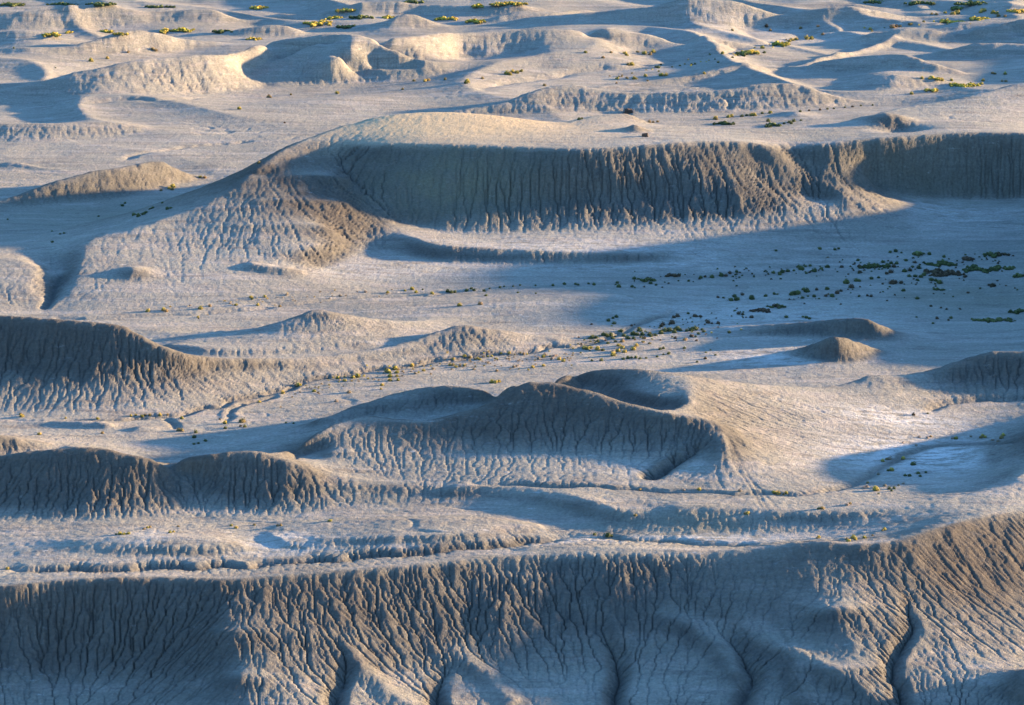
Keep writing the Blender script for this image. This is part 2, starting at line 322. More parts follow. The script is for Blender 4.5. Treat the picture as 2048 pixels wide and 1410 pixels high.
# unseen land past the right edge (ground coordinates); ridges shaped to shade the view
EDGE = [(735, 3.0), (705, 0.3), (680, 0), (640, 0), (612, 0.2), (590, 2.0)]
WL(*[(0.187 * y, y, z) for y, z in EDGE])
WL(*[((0.210 + .004 * math.sin(y / 9)) * y, y, z) for y, z in [(800, 14), (760, 12), (746, 13.5), (735, 17), (725, 20.5), (712, 20.5), (690, 18.5), (660, 17.4), (645, 12.0), (633, 9.5), (619, 8.4), (604, 7), (590, 4.5), (570, 3), (556, 2.5)]])  # added ridge, heights set to shade the right-hand flat
WL(*[((0.262 + .012 * math.sin(y / 17)) * y, y, z) for y, z in [(800, 10), (760, 13), (725, 17), (690, 12), (640, 9), (612, 6), (570, 3), (540, 4)]])
WL(*[((0.34 + .02 * math.sin(y / 23)) * y, y, z) for y, z in [(820, 5), (760, 3), (700, 6), (640, 2), (580, 3), (520, 1)]])
WL((100, 503, 7.0), (101, 512, 8.5), (102, 522, 8.5), (103, 530, 6), (105, 540, 3.5))  # added hill that shades the hollow at right
WL((98, 490, 4.0), (95, 470, 2.4))
WL((80, 424, -5.5), (77, 410, -6.5), (74, 395, -9))  # low spur added to shade the foot of the near wall
WL((175, 900, 8), (195, 940, 7), (215, 1000, 8), (235, 1080, 6), (255, 1180, 6))

for x, y, z, s, zb in BACKS:
    d = (z - zb) / s
    stamp(x, y + d, np.full(len(x), float(zb)), over=False)

# the plain itself: a few anchors far from any ridge keep it near zero
for q in (0, ncy - 1):
    conw[q, ::7] = True
    con[q, ::7] = np.where(q == 0, -16.0, 0.0)


def relax(mask, val):
    """multi-level membrane through the constraints"""
    levels = [(mask, val)]
    while min(levels[-1][0].shape) > 24:
        m, v = levels[-1]
        h, w = m.shape
        h2, w2 = (h + 1) // 2, (w + 1) // 2
        mp = np.zeros((h2 * 2, w2 * 2)); vp = np.zeros((h2 * 2, w2 * 2))
        mp[:h, :w] = m; vp[:h, :w] = v * m
        ms = mp.reshape(h2, 2, w2, 2).sum((1, 3)); vs = vp.reshape(h2, 2, w2, 2).sum((1, 3))
        levels.append((ms > 0, np.where(ms > 0, vs / np.maximum(ms, 1), 0)))
    g = None
    for m, v in reversed(levels):
        if g is None:
            g = np.full(m.shape, v[m].mean() if m.any() else 0.0)
            its = 400
        else:
            g = np.repeat(np.repeat(g, 2, 0), 2, 1)[:m.shape[0], :m.shape[1]]
            its = 90
        g[m] = v[m]
        free = ~m
        for k in range(its):
            p = np.pad(g, 1, mode='edge')
            a = 0.25 * (p[:-2, 1:-1] + p[2:, 1:-1] + p[1:-1, :-2] + p[1:-1, 2:])
            g = np.where(free, a, v)
    return g


def blur(a, s):
    k = max(1, int(3 * s)); t = np.arange(-k, k + 1); w = np.exp(-0.5 * (t / s) ** 2); w /= w.sum()
    p = np.pad(a, ((k, k), (0, 0)), mode='edge')
    a = sum(w[i] * p[i:i + a.shape[0]] for i in range(2 * k + 1))
    p = np.pad(a, ((0, 0), (k, k)), mode='edge')
    return sum(w[i] * p[:, i:i + a.shape[1]] for i in range(2 * k + 1))


coarse = relax(conw, con)
coarse = 0.65 * blur(coarse, 0.6) + 0.35 * blur(coarse, 1.6)


# fans: feet of slopes fill and flare, crests stay sharp
farw = np.clip(1.0 - (CR0 * np.exp(CD * np.arange(ncy)) - 520) / 300, 0.12, 1)[:, None]
for sg in (3.0, 6.0):
    coarse = np.maximum(coarse, coarse * (1 - .75 * farw) + .75 * farw * blur(coarse, sg))


def vnoise(x, y, seed=0):
    """smooth value noise, vectorised"""
    xi = np.floor(x).astype(np.int64); yi = np.floor(y).astype(np.int64)
    fx = x - xi; fy = y - yi
    fx = fx * fx * fx * (fx * (fx * 6 - 15) + 10); fy = fy * fy * fy * (fy * (fy * 6 - 15) + 10)

    def h(a, b):
        n = (a * 374761393 + b * 668265263 + seed * 1442695041) & 0xffffffff
        n = ((n ^ (n >> 13)) * 1274126177) & 0xffffffff
        return ((n ^ (n >> 16)) & 0xffff) / 32767.5 - 1.0
    return ((h(xi, yi) * (1 - fx) + h(xi + 1, yi) * fx) * (1 - fy)
            + (h(xi, yi + 1) * (1 - fx) + h(xi + 1, yi + 1) * fx) * fy)


def fbm(x, y, oct=4, seed=0):
    a = 0; amp = 1.0; tot = 0
    for k in range(oct):
        a = a + amp * vnoise(x * 2 ** k + 17.3 * k, y * 2 ** k - 9.1 * k, seed + k); tot += amp; amp *= 0.5
    return a / tot


# low swells over the far plain
cr_ = (CR0 * np.exp(CD * np.arange(ncy)))[:, None]; ct_ = (CT0 + CD * np.arange(ncx))[None]
XC = cr_ * np.sin(ct_); YC = cr_ * np.cos(ct_)
fw = np.clip((YC - 860) / 160, 0, 1) + 0.25 * np.clip((YC - 770) / 60, 0, 1) * np.clip((-30 - XC) / 40, 0, 1)
sw = 1 - np.abs(fbm((XC + 0.35 * YC) / 95 + 0.6 * fbm(XC / 160, YC / 160, 2, 5), YC / 150, 2, 300)) * 2.6
coarse += np.clip((YC - 1000) / 150, 0, 1) * 2.6 * np.clip(1 - np.abs(fbm((XC + .5 * YC) / 55, YC / 110, 2, 333)) * 3, 0, 1)
coarse += np.clip(fw, 0, 1) * (4.2 * np.clip(sw, 0, 1) ** 1.2 - 1.0) * np.clip(1 - coarse / 9, .25, 1)


def bil(G, fy, fx):
    fy = np.clip(fy, 0, G.shape[0] - 1.001); fx = np.clip(fx, 0, G.shape[1] - 1.001)
    iy = fy.astype(int); ix = fx.astype(int); ty = fy - iy; tx = fx - ix
    return (G[iy, ix] * (1 - ty) * (1 - tx) + G[iy, ix + 1] * (1 - ty) * tx
            + G[iy + 1, ix] * ty * (1 - tx) + G[iy + 1, ix + 1] * ty * tx)


def cub(G, fy, fx):
    """bicubic-like: smooth the bilinear kinks by averaging four shifted samples"""
    return 0.25 * (bil(G, fy - .35, fx - .35) + bil(G, fy - .35, fx + .35) + bil(G, fy + .35, fx - .35) + bil(G, fy + .35, fx + .35))


nx = int((TH1 - TH0) / DTH) + 1
ny = int(math.log(R1 / R0) / DTH) + 1
th = TH0 + DTH * np.arange(nx)
rr = R0 * np.exp(DTH * np.arange(ny))
X = rr[:, None] * np.sin(th)[None]; Y = rr[:, None] * np.cos(th)[None]
CELL = np.repeat((rr * DTH)[:, None], nx, 1)
h0 = cub(coarse, (np.log(rr / CR0) / CD)[:, None] + np.zeros((1, nx)), ((th - CT0) / CD)[None] + np.zeros((ny, 1)))


def sample(G, x, y):
    return bil(G, np.log(np.hypot(x, y) / R0) / DTH, (np.arctan2(x, y) - TH0) / DTH)


def drape(u, v, G=None):
    """where the sight line through photo pixel (u, v) first meets the land"""
    G = HT if G is None else G
    dx, dy, dz = ray(u, v)
    zs = np.arange(27.0, -21.0, -0.12)
    t = (zs[:, None] - H) / np.atleast_1d(dz)[None]
    px = t * np.atleast_1d(dx); py = t * np.atleast_1d(dy)
    g = sample(G, px, py)
    below = zs[:, None] <= g
    k = np.argmax(below, 0)
    k = np.where(below.any(0), k, len(zs) - 1)
    i = np.arange(px.shape[1])
    return px[k, i], py[k, i], g[k, i]


def dist_to_line(x, y, pts):
    """distance from grid points to polyline and running parameter (0..1)"""
    best = np.full(x.shape, 1e9); par = np.zeros(x.shape)
    seg = np.hypot(np.diff(pts[:, 0]), np.diff(pts[:, 1])); cum = np.concatenate([[0], np.cumsum(seg)]); L = max(cum[-1], 1e-6)
    for i in range(len(pts) - 1):
        ax, ay = pts[i]; bx, by = pts[i + 1]
        ex, ey = bx - ax, by - ay; l2 = max(ex * ex + ey * ey, 1e-9)
        t = np.clip(((x - ax) * ex + (y - ay) * ey) / l2, 0, 1)
        d = np.hypot(x - ax - t * ex, y - ay - t * ey)
        m = d < best
        best[m] = d[m]; par[m] = ((cum[i] + t * seg[i]) / L)[m]
    return best, par


def carve(G, pts, amp, width, shape='v', taper=(0.1, 0.1), wob=0.0):
    """raise (amp>0) or cut (amp<0) the land along a line drawn in photo pixels"""
    P = smooth_poly(pts, 8)
    x, y, _ = drape(P[:, 0], P[:, 1], G)
    if wob:
        n = len(x); kx = np.cumsum(np.r_[0, np.hypot(np.diff(x), np.diff(y))])
        x = x + wob * vnoise(kx / (wob * 3 + 1), kx * 0 + 3.3, 5); y = y + wob * vnoise(kx / (wob * 3 + 1), kx * 0 + 8.1, 6)
    W = width * 3
    c0 = int(np.clip((np.arctan2(x.min() - W, y.max()) if x.min() < 0 else np.arctan2(x.min() - W, y.max() + W)) / DTH - TH0 / DTH - 40, 0, nx - 1))
    ang = np.arctan2(x, y); r = np.hypot(x, y)
    mar = W / r.min()
    c0 = int(np.clip((ang.min() - mar - TH0) / DTH, 0, nx - 1)); c1 = int(np.clip((ang.max() + mar - TH0) / DTH + 1, 1, nx))
    q0 = int(np.clip(np.log((r.min() - W) / R0) / DTH, 0, ny - 1)); q1 = int(np.clip(np.log((r.max() + W) / R0) / DTH + 1, 1, ny))
    if c1 <= c0 or q1 <= q0:
        return
    d, t = dist_to_line(X[q0:q1, c0:c1], Y[q0:q1, c0:c1], np.stack([x, y], 1))
    if shape == 'v':
        k = np.clip(1 - d / (2 * width), 0, 1) ** 1.6
    elif shape == 'flat':
        k = 1 / (1 + (d / width) ** 6)
    else:
        k = np.exp(-(d / width) ** 2)
    if taper[0]:
        k = k * np.clip(t / taper[0], 0, 1)
    if taper[1]:
        k = k * np.clip((1 - t) / taper[1], 0, 1)
    G[q0:q1, c0:c1] += amp * k


def bump(G, u, v, amp, wx, wy):
    x, y, _ = drape([u], [v], G)
    G += amp * np.exp(-((X - x[0]) / wx) ** 2 - ((Y - y[0]) / wy) ** 2)



carve(h0, [(-40, 1139), (0, 1138), (200, 1137), (350, 1134), (500, 1128), (600, 1122), (750, 1112), (900, 1098), (1020, 1089), (1100, 1078), (1170, 1072)], -0.9, 1.3, wob=1.0)
carve(h0, [(1170, 1074), (1300, 1080), (1450, 1089), (1520, 1090)], -0.5, 1.0, wob=1.0)
carve(h0, [(900, 966), (1040, 970), (1300, 980), (1550, 988), (1650, 982), (1720, 965), (1790, 920), (1850, 896), (1950, 888), (2060, 884)], -0.45, 0.7, wob=0.8)
carve(h0, [(-40, 838), (150, 840), (330, 836), (420, 815), (500, 793), (560, 780), (620, 765), (700, 747), (800, 735), (900, 720), (1000, 710), (1060, 702), (1110, 694), (1180, 688), (1245, 668), (1300, 640), (1400, 600)], -0.5, 0.7, wob=1.2)
carve(h0, [(352, 856), (346, 846), (334, 838)], -0.5, 0.8, taper=(0, 0))
carve(h0, [(440, 845), (462, 830), (478, 815), (510, 802), (560, 788)], -0.5, 0.8, wob=1.0)
carve(h0, [(-40, 640), (200, 636), (300, 632), (420, 628), (560, 612), (700, 598), (850, 590), (1000, 576), (1150, 571), (1300, 560), (1450, 548), (1600, 530), (1800, 505)], -0.35, 0.9, wob=1.0)
carve(h0, [(600, 596), (850, 580), (1000, 569), (1300, 550), (1500, 536)], -0.2, 0.8, wob=1.0)
carve(h0, [(1850, 822), (1875, 811), (1900, 806), (1990, 800), (2060, 795)], -0.5, 0.9, wob=1.0)
carve(h0, [(-40, 207), (100, 207), (300, 200), (420, 195), (600, 190)], -0.5, 2.0, wob=2.0)
carve(h0, [(900, 190), (1050, 160), (1150, 146), (1300, 130), (1380, 115), (1460, 100), (1540, 85), (1640, 63), (1700, 57), (1850, 47), (1960, 35), (2060, 30)], -1.0, 3.0, wob=3.0)
carve(h0, [(240, 321), (290, 306), (400, 292), (520, 280)], -0.6, 1.4, wob=1.0)
carve(h0, [(85, 620), (100, 600), (110, 572), (130, 545)], -0.8, 1.0)
carve(h0, [(1255, 187), (1262, 205), (1256, 230)], -0.9, 1.2, wob=1.0)
carve(h0, [(1440, 190), (1456, 205), (1468, 220)], -0.6, 1.0, wob=1.0)
carve(h0, [(1300, 1085), (1500, 1110)], -0.01, 0.5)
# gullies and noses low on the near wall
for P in ([(1234, 1450), (1236, 1400), (1239, 1335), (1215, 1285), (1190, 1240)], [(1484, 1450), (1484, 1410), (1509, 1360), (1485, 1310), (1440, 1270)],
          [(1800, 1400), (1789, 1360), (1800, 1300), (1822, 1250), (1810, 1200)], [(679, 1450), (679, 1400), (694, 1330), (670, 1290)], [(882, 1450), (882, 1400), (890, 1330)],
          [(1300, 950), (1350, 925), (1392, 905), (1412, 882)]):
    carve(h0, P, -1.3, 1.1, taper=(0, .5), wob=0.8)
for P in ([(700, 1260), (705, 1310), (770, 1380), (860, 1440)], [(900, 1290), (940, 1330), (980, 1360), (1040, 1420)], [(1300, 1232), (1374, 1255), (1450, 1310), (1479, 1370)],
          [(1474, 1228), (1530, 1290), (1600, 1315), (1724, 1380), (1790, 1430)], [(1560, 1290), (1600, 1370), (1620, 1430)]):
    carve(h0, P, 0.45, 2.0, shape='g', taper=(.25, .1))
# small spur and knobs on the apron of the butte
carve(h0, [(480, 530), (540, 540), (612, 548)], .8, 2.4, shape='g', taper=(.2, .3))
bump(h0, 268, 548, 1.3, 3.6, 3.6)
bump(h0, 1590, 232, 1.2, 6, 6)
bump(h0, 1775, 243, 2.2, 6, 5)
bump(h0, 1800, 255, -1.5, 6, 5)
bump(h0, 1270, 262, 1.6, 3, 3)


# low relief of the plain, rougher on the flats, then flow-carved rills
gy = np.gradient(h0, axis=0) / CELL; gx = np.gradient(h0, axis=1) / CELL
slope0 = blur(np.hypot(gx, gy), 2)
steep = np.clip((slope0 - 0.10) / 0.35, 0, 1)
flat = 1 - np.clip(slope0 / 0.12, 0, 1)
HT = h0 + 0.45 * fbm(X / 40, Y / 40, 3, 3) * (0.4 + 0.6 * flat)
HT += 0.04 * fbm(X / 3.0, Y / 3.0, 3, 9) + steep * (0.38 * fbm(X / 9.0, Y / 12.0, 3, 41) + 0.22 * fbm(X / 1.8, Y / 2.4, 3, 21))
HT += 0.03 * vnoise(X / 0.9, Y / 0.9, 31)
wx = X + 14 * fbm(X / 45, Y / 45, 2, 91); wy = Y + 7 * fbm(X / 30, Y / 30, 2, 95)
for sc, st_, am in ((60.0, 16.0, .30), (26.0, 8.0, .16)):       # braided shallow wash lines on the flats
    q = np.abs(fbm(wx / sc, wy / st_, 3, int(sc)))
    HT -= flat * am * np.clip(1 - q / 0.05, 0, 1) * np.clip(.3 + 1.6 * vnoise(X / 70, Y / 40, 12), 0, 1)
HT += flat * 0.10 * fbm(X / 7, Y / 4, 3, 61)


def erode(Hh, iters, K, m_exp, crit):
    N = ny * nx
    idx = np.arange(N, dtype=np.int64).reshape(ny, nx)
    offs = [(-1, 0, 1.0), (1, 0, 1.0), (0, -1, 1.0), (0, 1, 1.0), (-1, -1, 1.4142), (-1, 1, 1.4142), (1, -1, 1.4142), (1, 1, 1.4142)]
    area = (CELL ** 2).ravel()
    for it in range(iters):
        P = np.pad(Hh, 1, mode='constant', constant_values=1e6)
        jit = 0.75 + 0.5 * rng.random((len(offs),) + Hh.shape, dtype=np.float32)
        best = np.zeros_like(Hh); rec = idx.copy(); dist = CELL.copy()
        for k, (dy, dx, l) in enumerate(offs):
            s = (Hh - P[1 + dy:1 + dy + ny, 1 + dx:1 + dx + nx]) / (CELL * l)
            sj = s * jit[k]
            mk = sj > best
            best[mk] = sj[mk]; rec[mk] = (idx + dy * nx + dx)[mk]; dist[mk] = (CELL * l)[mk]
        rec = rec.ravel()
        A = area.copy(); r = rec.copy(); self_ = rec == idx.ravel()
        for k in range(11):
            if k == 0:
                live = ~self_
            A = A + np.bincount(r[live], weights=A[live], minlength=N)
            nr = r[r]
            live = live & live[r]
            r = nr
        # implicit stream power: h_i = (h_i + F h_r)/(1+F)
        Fk = K * FARK * np.maximum(A - crit, 0) ** m_exp / dist.ravel()
        Fk[self_] = 0
        a = Hh.ravel() / (1 + Fk); b = Fk / (1 + Fk)
        b[self_] = 0; a[self_] = Hh.ravel()[self_]
        r = rec.copy()
        for k in range(11):
            a = a + b * a[r]; b = b * b[r]; r = r[r]
        new = (a + b * Hh.ravel()[r]).reshape(ny, nx)
        Hh = np.minimum(Hh, new)
        lap = (np.pad(Hh, 1, mode='edge')[:-2, 1:-1] + np.pad(Hh, 1, mode='edge')[2:, 1:-1]
               + np.pad(Hh, 1, mode='edge')[1:-1, :-2] + np.pad(Hh, 1, mode='edge')[1:-1, 2:] - 4 * Hh)
        Hh = Hh + DIFF * lap
    return Hh, A.reshape(ny, nx)


DIFF = 0.01
FARK = np.repeat(np.clip(1.25 - (rr - 400) / 700, 0.22, 1.0)[:, None], nx, 1).ravel()
before = HT.copy()
HT, AREA = erode(HT, 8, 0.06, 0.42, 0.4)
cut = np.clip(before - HT, 0, None)
sk = np.clip((slope0 - 0.08) / 0.32, 0, 1)
cap = (0.40 + 1.2 * sk) * np.clip(1.35 - (rr - 400) / 900, .45, 1.15)[:, None]
vary = np.clip(0.75 + 0.55 * fbm(X / 22, Y / 22, 2, 201), .35, 1.25)
cut = cap * (1 - np.exp(-cut / cap)) * (0.32 + 0.78 * sk) * vary
HT = before - cut
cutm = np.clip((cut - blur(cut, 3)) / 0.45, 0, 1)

# motorbike tracks up and down the slopes
th0_ = HT.copy()
for P in ([(1418, 838), (1440, 870), (1448, 905), (1452, 950)], [(1430, 845), (1455, 880), (1470, 930), (1500, 972), (1515, 1000), (1530, 1025)], [(1440, 850), (1462, 885), (1480, 935), (1508, 970), (1524, 1000), (1540, 1024)],
          [(1450, 860), (1470, 900), (1496, 950), (1530, 990), (1560, 1022)], [(1434, 930), (1438, 960), (1448, 980)],
          [(1496, 1225), (1520, 1270), (1560, 1310), (1590, 1355), (1610, 1400), (1620, 1440)], [(1503, 1222), (1530, 1268), (1570, 1305), (1600, 1350), (1624, 1400), (1636, 1440)],
          [(1555, 1240), (1570, 1275), (1590, 1310)], [(1520, 1110), (1530, 1160), (1545, 1210), (1556, 1240)], [(1540, 1108), (1552, 1160), (1562, 1210)]):
    carve(HT, P, -0.08, 0.26, taper=(.05, .1), wob=.15)
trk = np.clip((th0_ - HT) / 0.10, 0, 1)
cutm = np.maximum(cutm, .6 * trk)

# ------------------------------------------------------------------ build the sheet
# fine grid inside, coarse land outside, out to the horizon, as one mesh
edge = np.minimum(np.minimum(np.arange(nx), nx - 1 - np.arange(nx))[None] / 18.0, np.minimum(np.arange(ny), ny - 1 - np.arange(ny))[:, None] / 18.0)
edge = np.clip(edge, 0, 1)
base0 = cub(coarse, (np.log(rr / CR0) / CD)[:, None] + np.zeros((1, nx)), ((th - CT0) / CD)[None] + np.zeros((ny, 1)))
HT = base0 + (HT - base0) * edge       # the detailed land fades into the plainer land around it
i1, i2 = int(math.log(545 / R0) / DTH), int(math.log(1000 / R0) / DTH)
rows = np.concatenate([np.arange(0, i1), np.arange(i1, i2, 2), np.arange(i2, ny, 3)])
if rows[-1] != ny - 1:
    rows = np.append(rows, ny - 1)
rows_lr = rows * DTH + math.log(R0)
near = math.log(R0) - np.cumsum(0.004 * 1.16 ** np.arange(24)); near = near[near > math.log(30)][::-1]
far = rows_lr[-1] + np.cumsum(0.004 * 1.1 ** np.arange(45)); far = far[far < math.log(30000)]
LR = np.concatenate([near, rows_lr, far])
lt = th[0] - np.cumsum(0.0015 * 1.08 ** np.arange(70)); lt = lt[lt > -1.45][::-1]
rt = th[-1] + np.cumsum(0.0015 * 1.05 ** np.arange(100)); rt = rt[rt < 1.45]
TH = np.concatenate([lt, th, rt])
RR = np.exp(LR)
MX = RR[:, None] * np.sin(TH)[None]; MY = RR[:, None] * np.cos(TH)[None]
fy = (LR - math.log(CR0)) / CD; fx = (TH - CT0) / CD
MZ = cub(coarse, fy[:, None] + np.zeros((1, len(TH))), fx[None] + np.zeros((len(LR), 1)))
out = (np.clip(np.abs(TH) - 0.35, 0, 1) * 3)[None] + np.clip((RR - 1600) / 600, 0, 1)[:, None]
MZ = MZ * np.clip(1 - out, 0, 1)
MZ += np.clip(out, 0, 1) * 9 * np.clip(fbm(MX / 160, MY / 160, 3, 77), 0, 1)
i0 = len(near); j0 = len(lt)
MZ[i0:i0 + len(rows), j0:j0 + nx] = HT[rows]


def grid_mesh(name, MX, MY, MZ, attrs):
    nr, nc = MZ.shape
    me = bpy.data.meshes.new(name)
    co = np.stack([MX.ravel(), MY.ravel(), MZ.ravel()], 1).astype(np.float32)
    me.vertices.add(nr * nc)
    me.vertices.foreach_set('co', co.ravel())
    a = (np.arange(nr - 1)[:, None] * nc + np.arange(nc - 1)[None]).ravel()
    f = np.stack([a, a + 1, a + nc + 1, a + nc], 1).astype(np.int32)
    nf = len(f)
    me.loops.add(nf * 4); me.polygons.add(nf)
    me.loops.foreach_set('vertex_index', f.ravel())
    me.polygons.foreach_set('loop_start', np.arange(0, nf * 4, 4, dtype=np.int32))
    me.polygons.foreach_set('use_smooth', np.ones(nf, bool))
    me.update(calc_edges=True)
    for k, arr in attrs.items():
        at = me.attributes.new(k, 'FLOAT', 'POINT')
        at.data.foreach_set('value', arr.ravel().astype(np.float32))
    return me


def region(u, v, z, wx, wy):
    x, y = unproject(u, v, z)
    return np.exp(-((X - x) / wx) ** 2 - ((Y - y) / wy) ** 2)



# real differences of ground colour: steep clay, golden cap, pale washes; plus shade painted into the gullies
G_steep = np.zeros(MZ.shape); G_cut = np.zeros(MZ.shape); G_gold = np.zeros(MZ.shape); G_pale = np.zeros(MZ.shape); G_olive = np.zeros(MZ.shape)
sl = (slice(i0, i0 + len(rows)), slice(j0, j0 + nx))
cgy = np.gradient(coarse, axis=0) / (cr_ * CD); cgx = np.gradient(coarse, axis=1) / (cr_ * CD)
cs = blur(np.hypot(cgx, cgy), 1)
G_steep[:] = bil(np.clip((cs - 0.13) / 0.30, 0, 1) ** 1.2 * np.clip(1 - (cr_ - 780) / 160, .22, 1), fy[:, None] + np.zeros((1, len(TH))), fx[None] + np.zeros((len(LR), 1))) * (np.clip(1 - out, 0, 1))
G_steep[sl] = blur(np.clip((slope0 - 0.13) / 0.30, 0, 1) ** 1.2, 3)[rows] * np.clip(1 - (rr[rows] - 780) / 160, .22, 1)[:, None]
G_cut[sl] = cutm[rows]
shale = np.zeros(HT.shape)             # beds of darker shale on some hills
for (u, v, z, wx_, wy_, a) in ((1090, 790, 10, 30, 14, 1.0), (850, 850, 7, 26, 8, .9), (620, 350, 14, 20, 20, .9), (650, 430, 8, 16, 16, .7), (60, 690, 9, 26, 14, 1.0), (200, 920, 6, 34, 12, .7), (520, 340, 14, 22, 26, .6),
                               (200, 1250, -3, 26, 14, .8), (1950, 1120, 0, 16, 18, 1.0), (620, 1190, -1, 14, 8, .6), (1250, 750, 8, 16, 10, .6), (1990, 720, 7, 14, 10, .5), (1640, 1130, 0, 14, 10, .5)):
    shale += a * region(u, v, z, wx_, wy_)

G_shale = np.zeros(MZ.shape)
G_shale[sl] = np.clip(shale * np.clip((slope0 - .05) / .22, 0, 1), 0, 1)[rows]


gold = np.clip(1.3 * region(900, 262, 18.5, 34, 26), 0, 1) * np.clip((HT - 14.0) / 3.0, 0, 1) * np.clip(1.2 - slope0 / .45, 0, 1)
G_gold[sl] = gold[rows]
pale = np.zeros(HT.shape)
for (u, v, wx_, wy_, a) in ((1850, 930, 16, 12, 1.0), (1560, 720, 18, 8, .6), (1430, 57, 30, 10, .35), (1050, 90, 30, 10, .5), (1800, 860, 14, 6, .7), (700, 548, 20, 10, .3),
                            (1350, 975, 14, 4, .4), (560, 1095, 7, 5, .6), (300, 1090, 7, 6, .4), (1150, 520, 40, 14, .45), (1480, 640, 30, 20, .4), (1700, 450, 40, 12, .5), (1640, 60, 40, 12, .2), (1500, 75, 40, 10, .25),
                            (880, 1100, 16, 2.5, .6), (1330, 1087, 24, 2.5, .7)):
    pale += a * region(u, v, 0, wx_, wy_)

G_pale[sl] = np.clip(pale, 0, 1)[rows]
olive = np.zeros(HT.shape)
olive += .55 * np.clip(region(1960, 600, 0, 20, 20) + region(1880, 585, 0, 10, 8), 0, 1)
olive += 0.8 * region(900, 330, 17, 22, 14) + 0.5 * region(1400, 1060, 1, 14, 8) + .4 * region(1900, 330, 14, 30, 12) + .5 * region(200, 430, 0, 30, 26)
olive *= np.where(HT > 10, np.clip((slope0 - .2) / .2, 0, 1), 1)

G_olive[sl] = np.clip(olive, 0, 1)[rows]

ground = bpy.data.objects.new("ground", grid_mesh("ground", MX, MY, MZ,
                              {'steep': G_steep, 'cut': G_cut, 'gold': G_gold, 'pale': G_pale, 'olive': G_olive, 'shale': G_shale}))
scene.collection.objects.link(ground)
ground['kind'] = 'structure'

def nodemat(name):
    m = bpy.data.materials.new(name); m.use_nodes = True
    n = m.node_tree.nodes; l = m.node_tree.links
    n.clear()
    o = n.new("ShaderNodeOutputMaterial"); b = n.new("ShaderNodeBsdfPrincipled")
    l.new(b.outputs[0], o.inputs[0])
    b.inputs['Roughness'].default_value = 0.95
    b.inputs['Specular IOR Level'].default_value = 0.15
    return m, n, l, b


def mixc(n, l, fac, a, b, mode='MIX'):
    x = n.new("ShaderNodeMix"); x.data_type = 'RGBA'; x.blend_type = mode
    for sock, val in ((x.inputs[0], fac), (x.inputs[6], a), (x.inputs[7], b)):
        if hasattr(val, 'is_output'):
            l.new(val, sock)
        elif isinstance(val, (int, float)):
            sock.default_value = val
        else:
            sock.default_value = (*val, 1)
    return x.outputs[2]


def mth(n, l, op, a, b=0.0, clamp=False):
    x = n.new("ShaderNodeMath"); x.operation = op; x.use_clamp = clamp
    for sock, val in ((x.inputs[0], a), (x.inputs[1], b)):
        if hasattr(val, 'is_output'):
            l.new(val, sock)
        else:
            sock.default_value = val
    return x.outputs[0]


def nz(n, l, vec, scale, detail=4, rough=.6, stretch=None):
    t = n.new("ShaderNodeTexNoise"); t.inputs['Scale'].default_value = scale
    t.inputs['Detail'].default_value = detail; t.inputs['Roughness'].default_value = rough
    if stretch:
        mp = n.new("ShaderNodeMapping"); mp.inputs['Scale'].default_value = stretch
        l.new(vec, mp.inputs[0]); vec = mp.outputs[0]
    l.new(vec, t.inputs['Vector'])
    return t.outputs[0]


def rng_(n, l, val, a, b, c=0.0, d=1.0):
    x = n.new("ShaderNodeMapRange"); l.new(val, x.inputs[0])
    for i, q in enumerate((a, b, c, d)):
        x.inputs[i + 1].default_value = q
    return x.outputs[0]


gm, n, l, bsdf = nodemat("clay_ground")
tc = n.new("ShaderNodeTexCoord"); P = tc.outputs['Object']


def attr(k):
    a = n.new("ShaderNodeAttribute"); a.attribute_name = k
    return a.outputs['Fac']


big = nz(n, l, P, 0.018, 4, .55)
mid = nz(n, l, P, 0.16, 5, .6)
fine = nz(n, l, P, 1.6, 5, .7)
col = mixc(n, l, rng_(n, l, big, .35, .65), (.27, .256, .218), (.345, .325, .275))
streak = nz(n, l, P, 1.0, 6, .65, (.03, .22, 1))
col = mixc(n, l, rng_(n, l, streak, .50, .62, 0, .75), col, (.42, .375, .33))
col = mixc(n, l, rng_(n, l, nz(n, l, P, 1.0, 6, .7, (.05, .30, 1)), .52, .66, 0, .6), col, (.17, .148, .13))
col = mixc(n, l, mth(n, l, 'MULTIPLY', rng_(n, l, mid, .45, .7), .5), col, (.30, .265, .235))
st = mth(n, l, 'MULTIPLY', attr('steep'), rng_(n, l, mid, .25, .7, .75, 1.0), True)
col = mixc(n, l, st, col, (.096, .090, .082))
col = mixc(n, l, mth(n, l, 'MULTIPLY', attr('cut'), .6), col, (.085, .072, .062))  # gully shade put into the colour, along rill and track cuts
col = mixc(n, l, mth(n, l, 'MULTIPLY', attr('shale'), rng_(n, l, mid, .25, .65, .55, 1.0)), col, (.100, .084, .070))
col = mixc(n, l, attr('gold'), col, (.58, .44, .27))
col = mixc(n, l, mth(n, l, 'MULTIPLY', attr('olive'), rng_(n, l, mid, .3, .6, .4, .9)), col, (.21, .19, .125))
salt = mth(n, l, 'MULTIPLY', mth(n, l, 'MULTIPLY', attr('pale'), rng_(n, l, attr('steep'), 0, .35, 1, 0)), rng_(n, l, nz(n, l, P, .35, 6, .75, (.6, 1.6, 1)), .42, .54), True)
col = mixc(n, l, salt, col, (.66, .64, .62))
